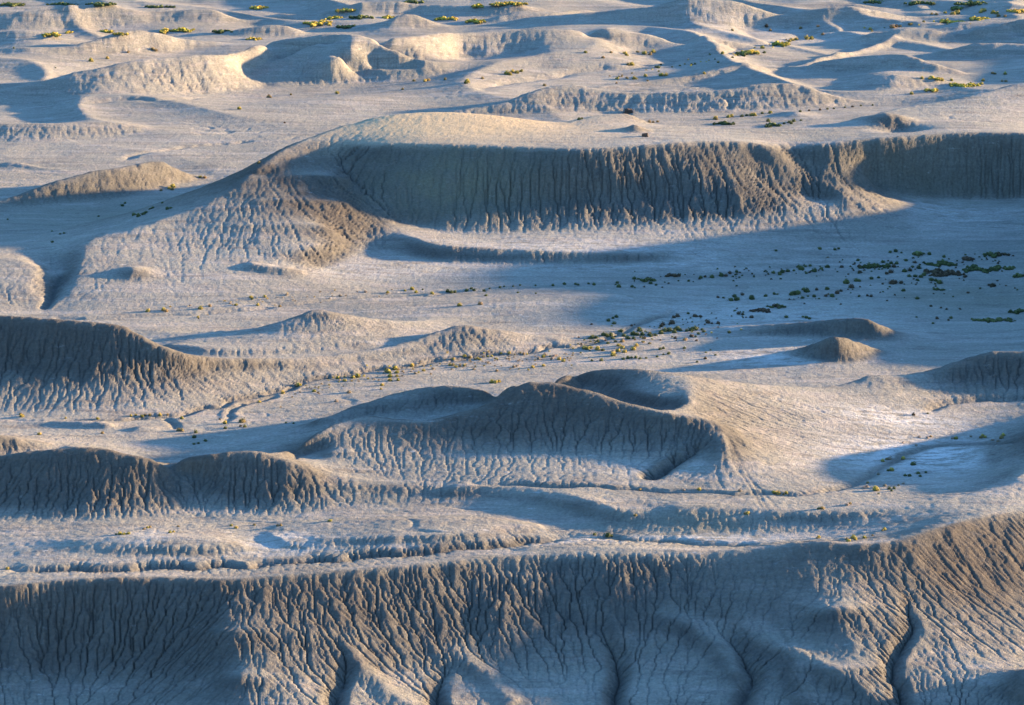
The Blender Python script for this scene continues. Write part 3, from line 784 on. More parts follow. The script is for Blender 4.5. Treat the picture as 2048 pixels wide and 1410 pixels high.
# scattered flecks of salt crust on the gentler ground
fl = rng_(n, l, nz(n, l, P, 0.55, 7, .8, (.5, 1.2, 1)), .60, .70)
fl = mth(n, l, 'MULTIPLY', fl, rng_(n, l, attr('steep'), 0, .5, .8, .2), True)
col = mixc(n, l, fl, col, (.62, .60, .58))
col = mixc(n, l, 1.0, col, mixc(n, l, rng_(n, l, fine, .3, .7), (.74, .74, .74), (1.22, 1.22, 1.22)), 'MULTIPLY')
l.new(col, bsdf.inputs['Base Color'])
h = mth(n, l, 'ADD', mth(n, l, 'MULTIPLY', mth(n, l, 'ADD', fine, mth(n, l, 'MULTIPLY', nz(n, l, P, 4.5, 3, .6), .35)), .22), mth(n, l, 'MULTIPLY', nz(n, l, P, .6, 5, .65), .22))
bp = n.new("ShaderNodeBump"); bp.inputs['Strength'].default_value = 1.0; bp.inputs['Distance'].default_value = 1.0
l.new(h, bp.inputs['Height']); l.new(bp.outputs[0], bsdf.inputs['Normal'])
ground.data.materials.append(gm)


# ------------------------------------------------------------------ shrubs
def leafmat(name, low, high, ztop=0.75):
    m, n, l, b = nodemat(name)
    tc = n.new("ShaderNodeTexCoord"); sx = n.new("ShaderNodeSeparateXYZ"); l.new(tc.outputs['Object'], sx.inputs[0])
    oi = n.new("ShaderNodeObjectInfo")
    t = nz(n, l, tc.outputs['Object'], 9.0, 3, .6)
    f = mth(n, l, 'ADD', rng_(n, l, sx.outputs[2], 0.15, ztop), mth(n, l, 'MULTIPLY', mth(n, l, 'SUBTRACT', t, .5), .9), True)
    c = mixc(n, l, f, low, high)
    hs = n.new("ShaderNodeHueSaturation")
    l.new(rng_(n, l, oi.outputs['Random'], 0, 1, .485, .515), hs.inputs['Hue'])
    l.new(rng_(n, l, oi.outputs['Random'], 0, 1, 1.2, .75), hs.inputs['Value'])
    l.new(c, hs.inputs['Color']); l.new(hs.outputs[0], b.inputs['Base Color'])
    b.inputs['Roughness'].default_value = .8
    return m


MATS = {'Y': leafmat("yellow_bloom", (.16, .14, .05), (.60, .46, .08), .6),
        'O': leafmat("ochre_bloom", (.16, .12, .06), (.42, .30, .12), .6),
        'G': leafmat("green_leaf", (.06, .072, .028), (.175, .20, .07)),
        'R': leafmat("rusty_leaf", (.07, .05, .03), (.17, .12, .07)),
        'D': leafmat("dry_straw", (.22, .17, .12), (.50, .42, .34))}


def shrub_mesh(name, seed, mat, n_leaf=130, sx=1.0, sy=1.0, lobes=4, leaf=0.15, hgt=0.75):
    """a mound about 1 m across: tufts of small leaf faces spread through several lobes, on stems"""
    r = random.Random(seed)
    L = [(r.uniform(-.15, .15) * sx, r.uniform(-.15, .15) * sy, r.uniform(.28, .42)) for _ in range(lobes)]
    vs, fs = [], []
    for k in range(n_leaf):
        cx, cy, rad = L[r.randrange(lobes)]
        while True:
            x, y, z = r.gauss(0, 1), r.gauss(0, 1), abs(r.gauss(0, 1))
            d = math.sqrt(x * x + y * y + z * z)
            if d > .1:
                break
        q = rad * (0.55 + 0.5 * r.random())
        px, py, pz = cx + x / d * q, cy + y / d * q, 0.05 + z / d * q * hgt / .5
        nrm = Vector((x / d + r.uniform(-.5, .5), y / d + r.uniform(-.5, .5), z / d + r.uniform(-.3, .6))).normalized()
        t1 = nrm.orthogonal().normalized(); t2 = nrm.cross(t1)
        a = r.uniform(0, 6.28); s = leaf * r.uniform(.6, 1.2)
        e1 = t1 * math.cos(a) + t2 * math.sin(a); e2 = nrm.cross(e1)
        c = Vector((px, py, pz)); i = len(vs)
        vs += [c - e1 * s * .5 - e2 * s * .35, c + e1 * s * .5 - e2 * s * .3, c + e1 * s * .35 + e2 * s * .5, c - e1 * s * .3 + e2 * s * .45]
        fs.append((i, i + 1, i + 2, i + 3))
    i = len(vs)                                  # the dense twiggy heart of the bush
    for ring, (rr_, zz) in enumerate(((.40, -.05), (.36, .16), (.2, .34 * hgt / .75))):
        for a in range(7):
            q = rr_ * r.uniform(.8, 1.1)
            vs.append(Vector((math.cos(a * .898 + ring * .4) * q, math.sin(a * .898 + ring * .4) * q, zz)))
    for ring in range(2):
        for a in range(7):
            fs.append((i + ring * 7 + a, i + ring * 7 + (a + 1) % 7, i + ring * 7 + 7 + (a + 1) % 7, i + ring * 7 + 7 + a))
    fs.append(tuple(i + 14 + a for a in range(7)))
    for cx, cy, rad in L:                       # woody stems
        for k in range(2):
            x1, y1 = cx * .3, cy * .3; x2, y2 = cx + r.uniform(-.1, .1), cy + r.uniform(-.1, .1)
            i = len(vs)
            vs += [Vector((x1 - .02, y1, -.12)), Vector((x1 + .02, y1, -.12)), Vector((x2 + .01, y2, rad)), Vector((x2 - .01, y2, rad)), Vector((x1, y1 + .03, -.12))]
            fs += [(i, i + 1, i + 2, i + 3), (i, i + 4, i + 3)]
    me = bpy.data.meshes.new(name)
    me.from_pydata([tuple(v) for v in vs], [], fs)
    me.materials.append(mat); me.update()
    return me


KIND = {'Y': ('rabbitbrush', 'shrub'), 'O': ('rabbitbrush', 'shrub'), 'G': ('saltbush', 'shrub'), 'R': ('greasewood', 'shrub'), 'D': ('dry_bush', 'shrub'),
        'P': ('brush_patch', 'shrub patch')}
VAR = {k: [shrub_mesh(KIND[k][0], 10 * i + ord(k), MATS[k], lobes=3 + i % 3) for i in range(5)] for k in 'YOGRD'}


def patch_mesh(name, seed, mat, w, d, s):
    """a clump of brush w by d metres: overlapping leafy lobes of size s, denser toward the middle"""
    r = random.Random(seed)
    n = max(6, min(80, int(w * d / (s * s) * 1.4)))
    L = []
    for k in range(n):
        q = r.uniform(-.5, .5); t = r.gauss(0, .3) * (1 - 1.1 * q * q)
        L.append((q * w, (t + .25 * math.sin(q * 9 + seed)) * d, s * r.uniform(.35, .8) * (1.15 - .8 * abs(q))))
    vs, fs = [], []
    for cx, cy, rad in L:
        for k in range(42):
            x, y, z = r.gauss(0, 1), r.gauss(0, 1), abs(r.gauss(0, 1)); dd = math.sqrt(x * x + y * y + z * z) + 1e-6
            q = rad * r.uniform(.6, 1.08)
            c = Vector((cx + x / dd * q, cy + y / dd * q, z / dd * q * 1.1))
            nrm = Vector((x / dd + r.uniform(-.5, .5), y / dd + r.uniform(-.5, .5), z / dd + r.uniform(-.2, .6))).normalized()
            t1 = nrm.orthogonal().normalized(); t2 = nrm.cross(t1); e = rad * .34 * r.uniform(.7, 1.3); i = len(vs)
            vs += [c - t1 * e - t2 * e * .7, c + t1 * e - t2 * e * .8, c + t1 * e * .8 + t2 * e, c - t1 * e * .7 + t2 * e * .9]
            fs.append((i, i + 1, i + 2, i + 3))
    me = bpy.data.meshes.new(name); me.from_pydata([tuple(v) for v in vs], [], fs); me.materials.append(mat); me.update()
    return me


rs = random.Random(5)
COL = {'Y': 'yellow flowering rabbitbrush', 'O': 'ochre fading rabbitbrush', 'G': 'dark green saltbush', 'R': 'rusty brown greasewood', 'D': 'pale dry straw coloured bush'}


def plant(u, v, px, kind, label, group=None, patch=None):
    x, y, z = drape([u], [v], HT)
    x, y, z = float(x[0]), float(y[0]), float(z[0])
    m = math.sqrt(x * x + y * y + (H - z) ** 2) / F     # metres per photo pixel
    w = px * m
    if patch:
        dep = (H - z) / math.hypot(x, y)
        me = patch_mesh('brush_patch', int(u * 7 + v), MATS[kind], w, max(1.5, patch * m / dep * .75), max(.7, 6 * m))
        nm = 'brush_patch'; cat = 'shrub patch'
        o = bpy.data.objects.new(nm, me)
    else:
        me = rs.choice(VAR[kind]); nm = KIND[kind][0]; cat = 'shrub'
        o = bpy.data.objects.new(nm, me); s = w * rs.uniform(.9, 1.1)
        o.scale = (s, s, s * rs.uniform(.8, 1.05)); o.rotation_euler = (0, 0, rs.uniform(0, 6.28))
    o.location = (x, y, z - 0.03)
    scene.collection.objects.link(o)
    o['label'] = label; o['category'] = cat
    if group:
        o['group'] = group
    return o


# areas of shrubs: where the label places them, then "u v size kind" marks read off the photograph
AREAS = {
 'in the wash under the bowl face': """1268 556 10 G;1237 571 11 G;1234 565 8 G;1264 572 9 G;1301 565 9 G;1312 569 7 G;1377 561 7 G;1401 554 9 G;1410 553 6 R;1424 552 11 G;1442 549 12 G;1452 550 8 R;1473 543 8 G;1460 545 8 R;1547 544 9 G;1565 542 11 G;1560 548 8 G;1575 541 8 G;1598 532 9 G;1106 569 7 G;1129 567 8 G;1151 568 7 G;1156 569 6 G;1177 567 6 G;1188 568 8 G;1436 594 7 R;1447 595 6 G;1469 592 9 G;1473 597 13 G;1462 599 10 G;1485 589 8 R;1504 595 12 G;1531 590 10 G;1549 587 8 G;1555 588 6 G;1586 587 10 G;1594 585 14 G;1503 633 9 R;1573 633 9 G;1477 626 9 R;1485 628 7 R""",
 'in the thick bush group mid wash': """1344 643 15 R;1326 647 11 R;1322 651 9 R;1279 659 14 G;1267 666 14 G;1274 668 10 G;1248 670 9 G;1256 674 11 G;1267 675 9 G;1285 667 11 G;1299 668 11 G;1354 656 15 G;1361 659 10 G;1339 660 11 G;1348 663 10 G;1330 660 10 G;1322 664 12 G;1383 658 13 G;1390 656 12 G;1374 660 9 G;1397 666 8 G;1408 662 8 G;1404 658 7 G;1355 631 10 R;1348 634 8 R;1390 631 11 R;1401 632 8 R;1376 626 7 G;1416 644 10 R;1424 646 6 R;1436 646 8 R;1383 671 10 R;1391 673 6 G;1288 675 9 R;1281 674 6 G;1370 678 9 O;1350 675 7 R;1311 669 8 G;1302 671 8 G""",
 'left of the thick bush group': """1233 633 9 G;1226 635 7 G;1217 641 8 G;1228 645 9 G;1242 661 9 G;1207 668 12 G;1213 670 10 G;1222 668 9 G;1185 674 11 G;1179 676 8 G;1193 674 8 G;1196 683 7 G;1225 675 8 G;1230 672 6 G;1183 648 6 R;1263 650 6 R;1215 686 6 G""",
 'below the thick bush group': """1168 696 9 Y;1175 696 9 Y;1182 695 7 Y;1195 697 10 Y;1226 709 11 Y;1236 700 11 Y;1238 691 8 Y;1245 694 10 Y;1249 703 9 Y;1267 698 9 Y;1273 690 8 Y;1270 693 7 O;1231 683 7 O;1245 682 8 O;1118 718 8 Y;1126 722 7 Y;1206 699 8 G;1216 686 7 G;1226 703 8 D;1108 712 7 D;1104 716 7 D;1112 710 6 D""",
 'near the two shaded cones, left': """1320 697 8 G;1327 696 8 G;1314 713 7 G;1337 706 8 G;1369 695 8 G;1411 716 7 R;1394 723 6 G;1459 664 9 G;1393 681 6 R;1299 686 6 O;1256 715 10 G;1247 716 9 G;1263 714 8 G;1271 714 8 G;1280 716 7 G;1292 715 6 G;1203 720 8 G;1184 720 8 G;1327 709 5 G;1412 704 5 G;1421 700 5 G;1431 710 5 G""",
 'on the upper right shaded flat': """1640 497 8 G;1670 498 8 G;1677 497 6 G;1552 501 7 G;1780 503 8 G;1791 501 10 G;1803 505 6 G;1859 507 9 G;1888 513 8 G;1716 520 8 G;1812 520 9 G;1766 523 8 G;1775 530 14 G;1782 526 9 G;1793 526 9 G;1788 532 11 R;1754 529 12 G;1738 530 12 G;1728 532 10 G;1747 531 11 G;1719 532 9 R;1830 524 8 R;1837 534 11 G;1825 533 7 G;1809 541 11 G;1820 539 9 R;1782 543 10 R;1773 547 8 R;1720 543 10 R;1603 535 13 G;1596 533 8 G;1611 532 7 G;1629 540 11 G;1613 546 6 G;1642 537 8 G;1655 532 12 G;1620 531 7 G;1683 533 8 R;1564 543 11 G;1559 546 8 G;1576 541 7 G;1588 541 6 G""",
 'above the two shaded cones': """1692 563 14 G;1712 560 10 G;1718 561 8 G;1703 572 12 R;1757 554 8 G;1743 556 9 G;1784 564 14 R;1792 563 8 R;1802 565 8 R;1863 558 11 G;1872 560 8 G;1879 563 13 G;1765 567 6 R;1654 576 12 G;1614 580 14 G;1608 577 9 G;1590 586 12 G;1583 588 10 G;1597 584 9 G;1605 594 9 G;1628 592 9 G;1664 590 11 G;1674 585 10 R;1682 581 8 R;1652 591 7 R;1633 578 8 R;1616 592 6 G;1807 580 10 G;1834 596 9 G;1985 570 12 R;1978 569 7 R;1613 634 9 G;1606 633 6 G;1619 637 7 G;1557 613 9 R;1548 612 9 R;1742 591 7 R;1735 590 6 R;1766 583 5 G;1718 593 6 G""",
 'on tan ground by right edge': """1906 593 5 G;1862 612 6 R;1882 615 6 R;1893 618 5 R;1920 617 5 R;1874 636 8 R;1866 646 6 G;1902 635 7 G;1936 585 7 R;2012 571 5 R;1842 552 9 G;1830 551 9 G;1818 551 9 G;1848 548 9 G;1836 560 7 G;1833 634 5 G;1960 577 5 G;2030 576 5 R;1897 640 6 R""",
 'in the wash behind central hill': """519 803 8 Y;565 786 8 Y;598 770 10 Y;628 781 9 Y;676 755 9 Y;689 760 8 Y;707 754 9 Y;716 752 9 Y;764 770 7 Y;762 778 5 Y;673 801 9 D;698 784 9 D;824 730 8 Y;847 740 7 Y;866 737 7 D;831 746 7 D;805 742 5 O;900 730 7 Y;906 729 7 O;912 733 7 Y;920 732 6 O;928 731 6 Y""",
 'in the knot behind central hill': """777 742 12 Y;790 736 10 Y;793 744 8 Y;780 752 9 Y;780 760 9 Y;794 752 7 Y;796 759 7 Y;796 738 6 O;787 738 6 O""",
 'on the wash bank at centre': """929 714 8 Y;955 717 6 Y;950 718 5 O;960 718 7 Y;983 712 6 Y;976 713 5 Y;948 738 7 D;983 763 9 Y;990 764 9 Y;998 762 8 Y;994 741 7 O;1028 733 8 D;1034 731 7 D;1066 734 8 Y;1087 713 8 Y;1077 717 7 D;1087 731 7 Y;1092 709 7 D;1018 707 6 Y;906 717 6 Y;1002 709 5 Y;1047 708 5 O;940 716 5 O""",
 'left of the central hill': """364 836 8 Y;451 845 8 Y;450 855 8 G;392 863 9 G;388 873 10 G;411 880 8 G;388 887 7 G;397 886 6 G;357 859 10 O;364 860 9 O;485 841 12 O;490 852 9 G;481 852 6 R;572 845 5 G;587 846 5 G;440 838 5 R""",
 'at the dark left hill foot': """44 832 9 Y;41 828 6 O;320 832 7 Y;285 832 7 Y;262 832 6 Y;290 830 6 O;300 831 6 O;196 836 6 Y;131 836 5 Y;78 867 8 Y;205 865 7 O;335 830 5 O;272 831 5 Y""",
 'under the butte left slope': """295 621 9 Y;327 619 8 Y;332 621 7 O;401 616 9 Y;420 611 7 O;472 610 6 Y;503 594 8 Y;504 598 7 G;530 594 6 Y;516 610 6 Y;560 612 6 O;573 590 6 D;460 606 6 D;380 610 5 D;396 634 5 Y;397 637 4 R;640 583 5 D;680 591 6 D;731 583 6 D""",
 'in the row under the butte': """895 581 10 G;903 583 9 G;910 584 7 G;933 581 9 G;942 576 8 G;948 580 8 G;968 581 8 G;972 590 7 G;979 577 5 G;1000 574 6 G;1008 573 5 G;919 610 9 Y;865 586 7 Y;832 584 6 Y;825 577 7 Y;775 585 6 Y;960 607 8 O;810 582 5 Y;845 579 5 G;1026 573 5 G;1040 570 5 G;1071 570 5 G;1072 586 5 G;1036 585 5 G""",
 'on the low lower left mounds': """15 1137 8 Y;240 1067 8 Y;248 1067 8 Y;256 1066 8 Y;288 1057 6 O;295 1055 6 Y;340 1064 8 Y;347 1063 6 Y;356 1052 5 O;462 1050 6 Y;472 1055 8 Y;555 1051 6 O;562 1051 6 O;659 1041 9 Y;509 1049 6 O;232 1068 6 G;300 1053 6 O""",
 'along the lower right channel line': """1399 978 8 Y;1549 986 9 Y;1556 987 9 Y;1573 986 7 Y;1480 981 7 D;1368 982 6 D;1494 1026 8 Y;1491 1028 6 O;1271 1031 7 O;1280 981 5 O;1567 989 5 G;1644 1016 9 O;1637 1017 7 O;1694 1009 8 D;1700 1007 6 O""",
 'behind the near wall brink': """1189 1068 8 G;1216 1071 12 G;1223 1071 8 G;1769 1058 8 Y;1706 1074 12 Y;1696 1081 9 Y;1693 1077 7 O;1729 1074 9 Y;1711 1078 8 Y;1638 1074 8 Y;1765 1060 6 O;1745 1070 5 O;1635 1076 5 O""",
 'in the blue hollow at right': """1751 978 11 Y;1750 974 8 Y;1765 921 8 Y;1779 917 10 D;1773 917 7 O;1806 917 8 Y;1784 939 10 Y;1776 940 7 G;1826 926 12 G;1769 970 8 D;1734 972 8 D;1727 975 7 D;1757 947 7 D;1819 950 10 G;1810 950 8 G;1836 945 9 G;1840 951 7 G;1852 944 6 G;1806 966 7 D;1779 977 8 G;1789 975 7 G;1783 981 6 G;1797 970 5 G;1757 987 5 G;1735 965 6 O""",
 'just above the blue hollow': """1965 871 8 Y;1962 874 8 O;1970 873 7 Y;2006 870 9 Y;2003 875 8 O;1985 880 7 D;1997 882 7 D;1912 876 8 Y;1905 876 7 D;1838 874 6 D;1832 890 6 D;1855 876 6 D;1861 873 5 O;1827 828 8 R;1855 826 5 G;1942 872 6 D;1806 886 5 D""",
 'on the far left plain': """182 120 10 Y;215 116 7 Y;256 105 6 O;305 99 7 O;311 100 7 O;345 373 10 Y;338 376 8 Y;322 380 7 O;345 378 7 O;518 325 7 O;400 355 6 Y;410 355 6 O;479 216 8 Y;537 193 8 O;541 194 6 O;582 189 5 O;675 185 8 Y;569 245 4 R;28 96 4 G;111 135 4 G""",
 'in shade left of the butte': """245 410 8 G;268 428 10 G;277 430 11 G;287 427 9 G;305 415 8 G;300 417 7 G;335 416 9 G;342 415 7 G;292 424 8 G;120 467 5 G;128 466 5 G;105 483 7 G;104 462 4 G;250 406 6 G;325 405 5 G;197 432 5 G;15 438 5 G""",
 'on the plain beyond the butte': """934 162 11 Y;932 165 8 G;1013 146 10 Y;1020 148 9 Y;1034 144 9 Y;1042 142 7 Y;1025 143 8 Y;850 161 8 Y;857 160 7 O;828 161 7 O;890 158 6 O;1089 170 7 O;965 156 6 O;805 178 5 O;1171 104 7 Y;1206 115 6 O;1250 106 8 Y;1254 109 7 Y;1288 106 9 Y;1275 103 6 O;1306 103 9 Y;1300 108 7 O;1222 104 5 O;1264 127 10 Y;1256 128 7 O;1291 151 8 Y;1322 150 9 Y;1331 150 8 Y;1234 156 8 Y;1269 156 9 Y;1254 156 6 O;1295 161 5 O;1233 166 5 O;1317 134 8 G;1312 133 6 G;1409 147 6 Y;1445 106 7 Y""",
 'along the far upper right wash': """1529 104 8 G;1525 95 8 Y;1584 79 10 Y;1592 78 8 Y;1579 82 8 Y;1615 76 9 Y;1623 76 10 Y;1645 68 6 O;1541 60 6 O;1601 56 6 O;1636 52 6 O;1465 60 6 O;1533 51 8 R;1785 53 10 O;1793 52 9 R;1740 58 7 Y;1800 52 6 O;1465 114 6 G;1476 110 6 G;1436 124 6 G;1430 118 5 G;1390 127 6 G;1383 129 6 G;1360 131 5 G;1344 133 5 G;1820 48 6 O;1848 43 5 O;1890 25 7 Y;1906 26 11 Y;1914 26 9 Y;1966 21 10 Y;1961 24 7 Y;1986 24 10 Y;1993 26 8 Y;1863 27 6 O;1872 28 6 O;1997 31 8 O;2010 32 7 O""",
 'behind the butte right side': """1504 229 10 Y;1509 230 8 Y;1463 232 8 Y;1457 233 8 Y;1431 236 9 Y;1484 231 8 G;1493 230 7 G;1541 224 9 Y;1524 226 7 G;1433 238 6 R;1537 241 9 G;1579 243 9 G;1588 241 9 G;1568 246 6 G;1583 246 7 G;1602 240 5 G;1299 243 7 O;1306 244 6 O;1315 243 5 O;1158 237 8 G;1164 236 6 G;1600 222 6 G;1618 220 6 R;1640 219 6 R;1655 217 6 G;1668 217 5 G;1690 214 5 G;1705 213 6 R;1722 211 5 G;1745 210 5 G;1844 156 6 Y;1823 187 8 Y;1884 160 8 Y;1903 160 6 Y;1966 160 8 Y;1962 167 8 Y;2012 162 7 O;2004 162 5 O;1990 147 5 O;1985 146 6 O;2010 147 7 Y""",
}
SZ = lambda p: 'large' if p >= 11 else ('mid-sized' if p >= 8 else 'small')
ORD = ('first second third fourth fifth sixth seventh eighth ninth tenth eleventh twelfth thirteenth fourteenth fifteenth '
       'sixteenth seventeenth eighteenth nineteenth twentieth').split()
PLUR = {'Y': 'yellow rabbitbrush bushes', 'O': 'ochre rabbitbrush bushes', 'G': 'dark green saltbushes', 'R': 'rusty brown greasewoods', 'D': 'pale straw bushes'}
for where, marks in AREAS.items():
    M = [(float(a), float(b), float(c), d) for a, b, c, d in (q.split() for q in marks.split(';'))]
    sets = {}
    for q in sorted(M):
        sets.setdefault((SZ(q[2]), q[3]), []).append(q)
    for (sz, k), Q in sets.items():
        for i, (u, v, p, _) in enumerate(Q):
            if len(Q) == 1:
                lab = f"the one {sz} {COL[k]} {where}"
            else:
                pl = ('leftmost' if i == 0 else 'rightmost' if i == len(Q) - 1 else ORD[i] + ' from left')
                lab = f"{pl} of {sz} {PLUR[k]} {where}"
            plant(u, v + p * .3, p * (1.45 if k in 'YO' else 1.25), k, lab, 'bushes ' + where)

# tiny tufts nothing tells apart, sprinkled through the washes
SPRINKLE = [
 ([(560, 792), (700, 758), (850, 735), (1000, 722), (1150, 712)], 17, 140, 4.6, 'DDYO', 'tiny straw coloured tufts sprinkled over the wash floor left of centre', 'tufts on the wash floor'),
 ([(1150, 690), (1260, 672), (1380, 655), (1500, 628)], 26, 90, 4.6, 'GGR', 'tiny dark tufts sprinkled between the bushes of the middle wash', 'tufts in the middle wash'),
 ([(1230, 568), (1450, 552), (1640, 540), (1830, 530), (2030, 520)], 17, 130, 4.6, 'GGR', 'tiny dark tufts sprinkled over the upper right shaded flat', 'tufts on the upper right flat'),
 ([(1560, 600), (1720, 580), (1880, 570), (2040, 560)], 22, 45, 4.4, 'GRR', 'tiny dull tufts sprinkled over the pale ground above the cones', 'tufts above the cones'),
 ([(1200, 160), (1400, 125), (1560, 92), (1750, 62), (1950, 40)], 8, 45, 4.6, 'YOG', 'tiny yellowish tufts sprinkled along the far upper right wash bed', 'tufts along the far wash'),
 ([(300, 622), (450, 608), (620, 594), (800, 584)], 12, 40, 4.2, 'DDO', 'tiny pale tufts sprinkled on the plain under the left slope', 'tufts under the left slope')]
for path, spread, cnt, px, kinds, lab, grp in SPRINKLE:
    Q = np.array(path, float); L = np.r_[0, np.cumsum(np.diff(Q[:, 0]))]
    vs, fs, mi = [], [], []
    for i in range(cnt):
        t = rs.random() * L[-1]
        u, v = float(np.interp(t, L, Q[:, 0])), float(np.interp(t, L, Q[:, 1])) + rs.gauss(0, .5) * spread
        x, y, z = (float(q[0]) for q in drape([u], [v], HT))
        w = px * rs.uniform(.7, 1.3) * math.sqrt(x * x + y * y + (H - z) ** 2) / F
        k = rs.randrange(len(kinds)); b0 = len(vs)
        for n_ in range(26):
            a = rs.uniform(0, 6.28); e = rs.uniform(.1, 1.3); q = w * .5 * rs.uniform(.5, 1)
            c = Vector((x + math.cos(a) * math.cos(e) * q, y + math.sin(a) * math.cos(e) * q, z + math.sin(e) * q * 1.2))
            s_ = w * .17; d1 = Vector((rs.uniform(-1, 1), rs.uniform(-1, 1), rs.uniform(-1, 1))).normalized(); d2 = d1.orthogonal().normalized()
            b1 = len(vs); vs += [c - d1 * s_, c + d2 * s_, c + d1 * s_, c - d2 * s_]; fs.append((b1, b1 + 1, b1 + 2, b1 + 3)); mi.append(k)
    me = bpy.data.meshes.new('brush_tufts'); me.from_pydata([tuple(q) for q in vs], [], fs)
    for k in kinds:
        me.materials.append(MATS[k])
    me.polygons.foreach_set('material_index', mi); me.update()
    ob = bpy.data.objects.new('brush_tufts', me); scene.collection.objects.link(ob)
    ob['kind'] = 'stuff'; ob['label'] = lab; ob['category'] = 'tufts'

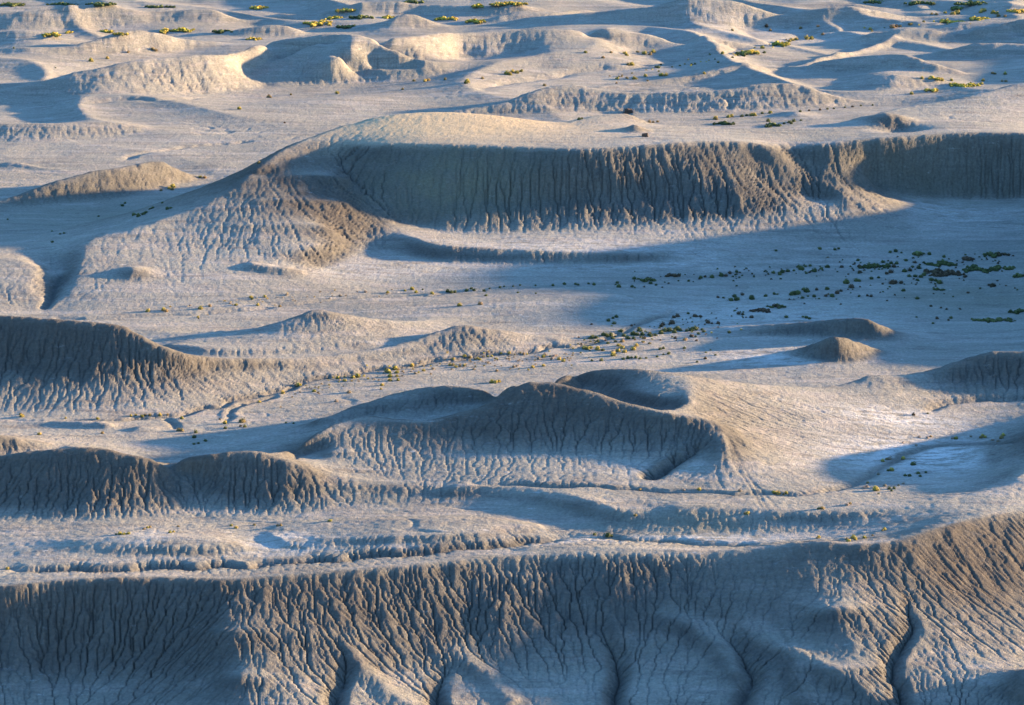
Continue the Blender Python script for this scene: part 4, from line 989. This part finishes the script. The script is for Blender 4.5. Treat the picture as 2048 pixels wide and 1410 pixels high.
# patches that read as one clump: u, v, width, depth, kind, label
PATCHES = [
 (1890, 545, 80, 12, 'R', 'broad rusty and olive brush patch near the right edge of the shaded flat'),
 (1868, 541, 36, 8, 'R', 'brown left end of the broad brush patch on the shaded flat'),
 (1960, 536, 70, 12, 'G', 'dense dark green brush patch right of the rusty patch on the shaded flat'),
 (2008, 534, 44, 9, 'G', 'rightmost part of the dense green brush band on the shaded flat'),
 (1882, 527, 62, 8, 'G', 'long green brush strip just above the rusty patch on the shaded flat'),
 (2040, 551, 26, 6, 'G', 'short green strip cut by the right edge, below the dense band'),
 (1936, 518, 28, 6, 'R', 'reddish low patch above the dense green band at the right'),
 (1984, 509, 32, 7, 'G', 'small green patch highest on the shaded flat near the right edge'),
 (2005, 508, 26, 6, 'R', 'brownish patch beside the highest green patch near the right edge'),
 (1837, 508, 22, 5, 'G', 'short lone green strip on the pale ground left of the highest patches'),
 (1988, 640, 84, 7, 'G', 'long bright green strip on the flat right of the two small cones'),
 (2040, 622, 44, 6, 'G', 'green strip at the right edge above the long bright green strip'),
 (1878, 579, 22, 3, 'G', 'thin low green strip on the pale flat under the rusty patch'),
 (1293, 560, 34, 5, 'G', 'low dark green strip at the left end of the wash bushes'),
 (1347, 550, 30, 5, 'R', 'low brownish strip in the wash below the shaded bowl face'),
 (1520, 619, 40, 7, 'R', 'rusty strip in the open wash, left part'),
 (1553, 613, 36, 6, 'G', 'olive strip in the open wash, joined to the rusty strip'),
 (1745, 532, 60, 6, 'G', 'long low green strip on the shaded flat left of the big patches'),
 (25, 9, 44, 5, 'G', 'dark green brush patch at the top left corner'),
 (130, 9, 70, 3, 'G', 'faint thin green strip along the top edge at left'),
 (200, 11, 60, 3, 'G', 'second thin green strip along the top edge, farther right'),
 (320, 14, 60, 3, 'G', 'thin green strip at the top edge above the long far ridge'),
 (517, 16, 36, 4, 'Y', 'yellow strip at the top between two far ridges'),
 (692, 20, 38, 4, 'Y', 'yellow strip near the top edge left of the far centre hill'),
 (636, 44, 56, 9, 'Y', 'big bright yellow patch among the far ridges, left of centre'),
 (668, 36, 34, 4, 'Y', 'smaller yellow patch just above the big bright yellow patch'),
 (722, 34, 48, 4, 'G', 'long green strip right of the big bright yellow patch'),
 (777, 35, 26, 4, 'Y', 'yellow strip at the right end of the long far green strip'),
 (692, 53, 38, 4, 'G', 'dark green strip below the long far green strip'),
 (104, 69, 34, 5, 'Y', 'yellow strip beside the small far mound at left'),
 (138, 65, 12, 4, 'Y', 'small yellow tuft right of the strip by the far left mound'),
 (214, 63, 28, 4, 'Y', 'scattered yellow strip on the far plain between two left ridges'),
 (240, 68, 30, 3, 'Y', 'thin yellow strip below the scattered far strip at left'),
 (330, 60, 16, 7, 'Y', 'bright yellow clump behind the crest of the far left ridge'),
 (366, 60, 46, 4, 'Y', 'long yellow strip right of the bright clump behind the far left ridge'),
 (445, 63, 40, 3, 'G', 'olive strip on the far plain above the small blue hill'),
 (508, 78, 28, 4, 'Y', 'yellow strip at the foot of the small blue far hill'),
 (830, 4, 40, 3, 'G', 'green strip on the top edge right of the far centre hill'),
 (955, 12, 24, 4, 'Y', 'yellow clump at the top edge near centre'),
 (1015, 8, 80, 4, 'Y', 'long yellow band on the top edge at centre'),
 (888, 38, 36, 4, 'Y', 'yellow strip right of the small far cone'),
 (905, 37, 18, 4, 'Y', 'short bright tuft at the end of the strip by the far cone'),
 (950, 43, 40, 5, 'Y', 'yellow strip left of the blue far knoll at top centre'),
 (1562, 88, 34, 6, 'Y', 'largest yellow clump along the pale far wash'),
 (1500, 104, 34, 6, 'Y', 'lower yellow clump along the pale far wash'),
 (1485, 108, 24, 4, 'G', 'green strip left of the lower yellow clump on the far wash'),
 (1906, 43, 50, 5, 'Y', 'yellow strip at the upper right, left of the larger clump'),
 (1960, 37, 38, 6, 'Y', 'larger yellow clump at the upper right'),
 (2034, 22, 34, 5, 'Y', 'yellow patch at the top right corner'),
 (1749, 5, 40, 3, 'G', 'green strip on the top edge right of the far gullied ridge'),
 (1840, 7, 60, 3, 'G', 'faint green strip on the top edge farther right'),
 (1955, 7, 90, 4, 'G', 'wide dark green band along the top edge at right'),
 (1915, 17, 26, 5, 'G', 'dark green clump just under the top edge band at right'),
 (1930, 170, 56, 8, 'Y', 'bright yellow patch in the far valley behind the right end of the butte'),
 (1869, 157, 24, 4, 'Y', 'small yellow strip left of the bright patch in the far valley'),
 (1864, 182, 28, 4, 'Y', 'yellow strip below the bright patch in the far valley'),
 (1446, 247, 46, 4, 'G', 'long green strip in the shaded wash behind the butte'),
 (1546, 249, 32, 6, 'G', 'large green patch in the shaded wash behind the butte'),
]
for u, v, w, d, k, lab in PATCHES:
    plant(u, v + d * .4, w, k, lab, None, patch=d)

# ------------------------------------------------------------------ dark caprock block on the hill behind the butte
def rock(u, v, w, d, h, seed, label):
    x, y, z = drape([u], [v], HT)
    x, y, z = float(x[0]), float(y[0]), float(z[0])
    bm = bmesh.new(); bmesh.ops.create_cube(bm, size=1.0)
    bmesh.ops.subdivide_edges(bm, edges=bm.edges[:], cuts=2, use_grid_fill=True)
    r = random.Random(seed)
    for q in bm.verts:
        q.co = Vector((q.co.x * w * (1 - .2 * q.co.z), q.co.y * d, q.co.z * h)) + Vector([r.uniform(-.12, .12) * min(w, h) for _ in range(3)])
    me = bpy.data.meshes.new('rock_outcrop'); bm.to_mesh(me); bm.free(); me.materials.append(rock_mat)
    o = bpy.data.objects.new('rock_outcrop', me); o.location = (x, y, z + h * .3); scene.collection.objects.link(o)
    o['label'] = label; o['category'] = 'rock'


rock_mat, n, l, b_ = nodemat("dark_caprock")
tc = n.new("ShaderNodeTexCoord")
l.new(mixc(n, l, nz(n, l, tc.outputs['Object'], 2.0), (.05, .035, .028), (.14, .10, .08)), b_.inputs['Base Color'])
rock(1257, 227, 2.4, 1.8, 1.6, 3, 'dark brown rock block on the crest of the low hill behind the butte')
rock(1290, 273, 1.6, 1.4, 1.0, 7, 'small dark boulder pile on the slope below the crest block')
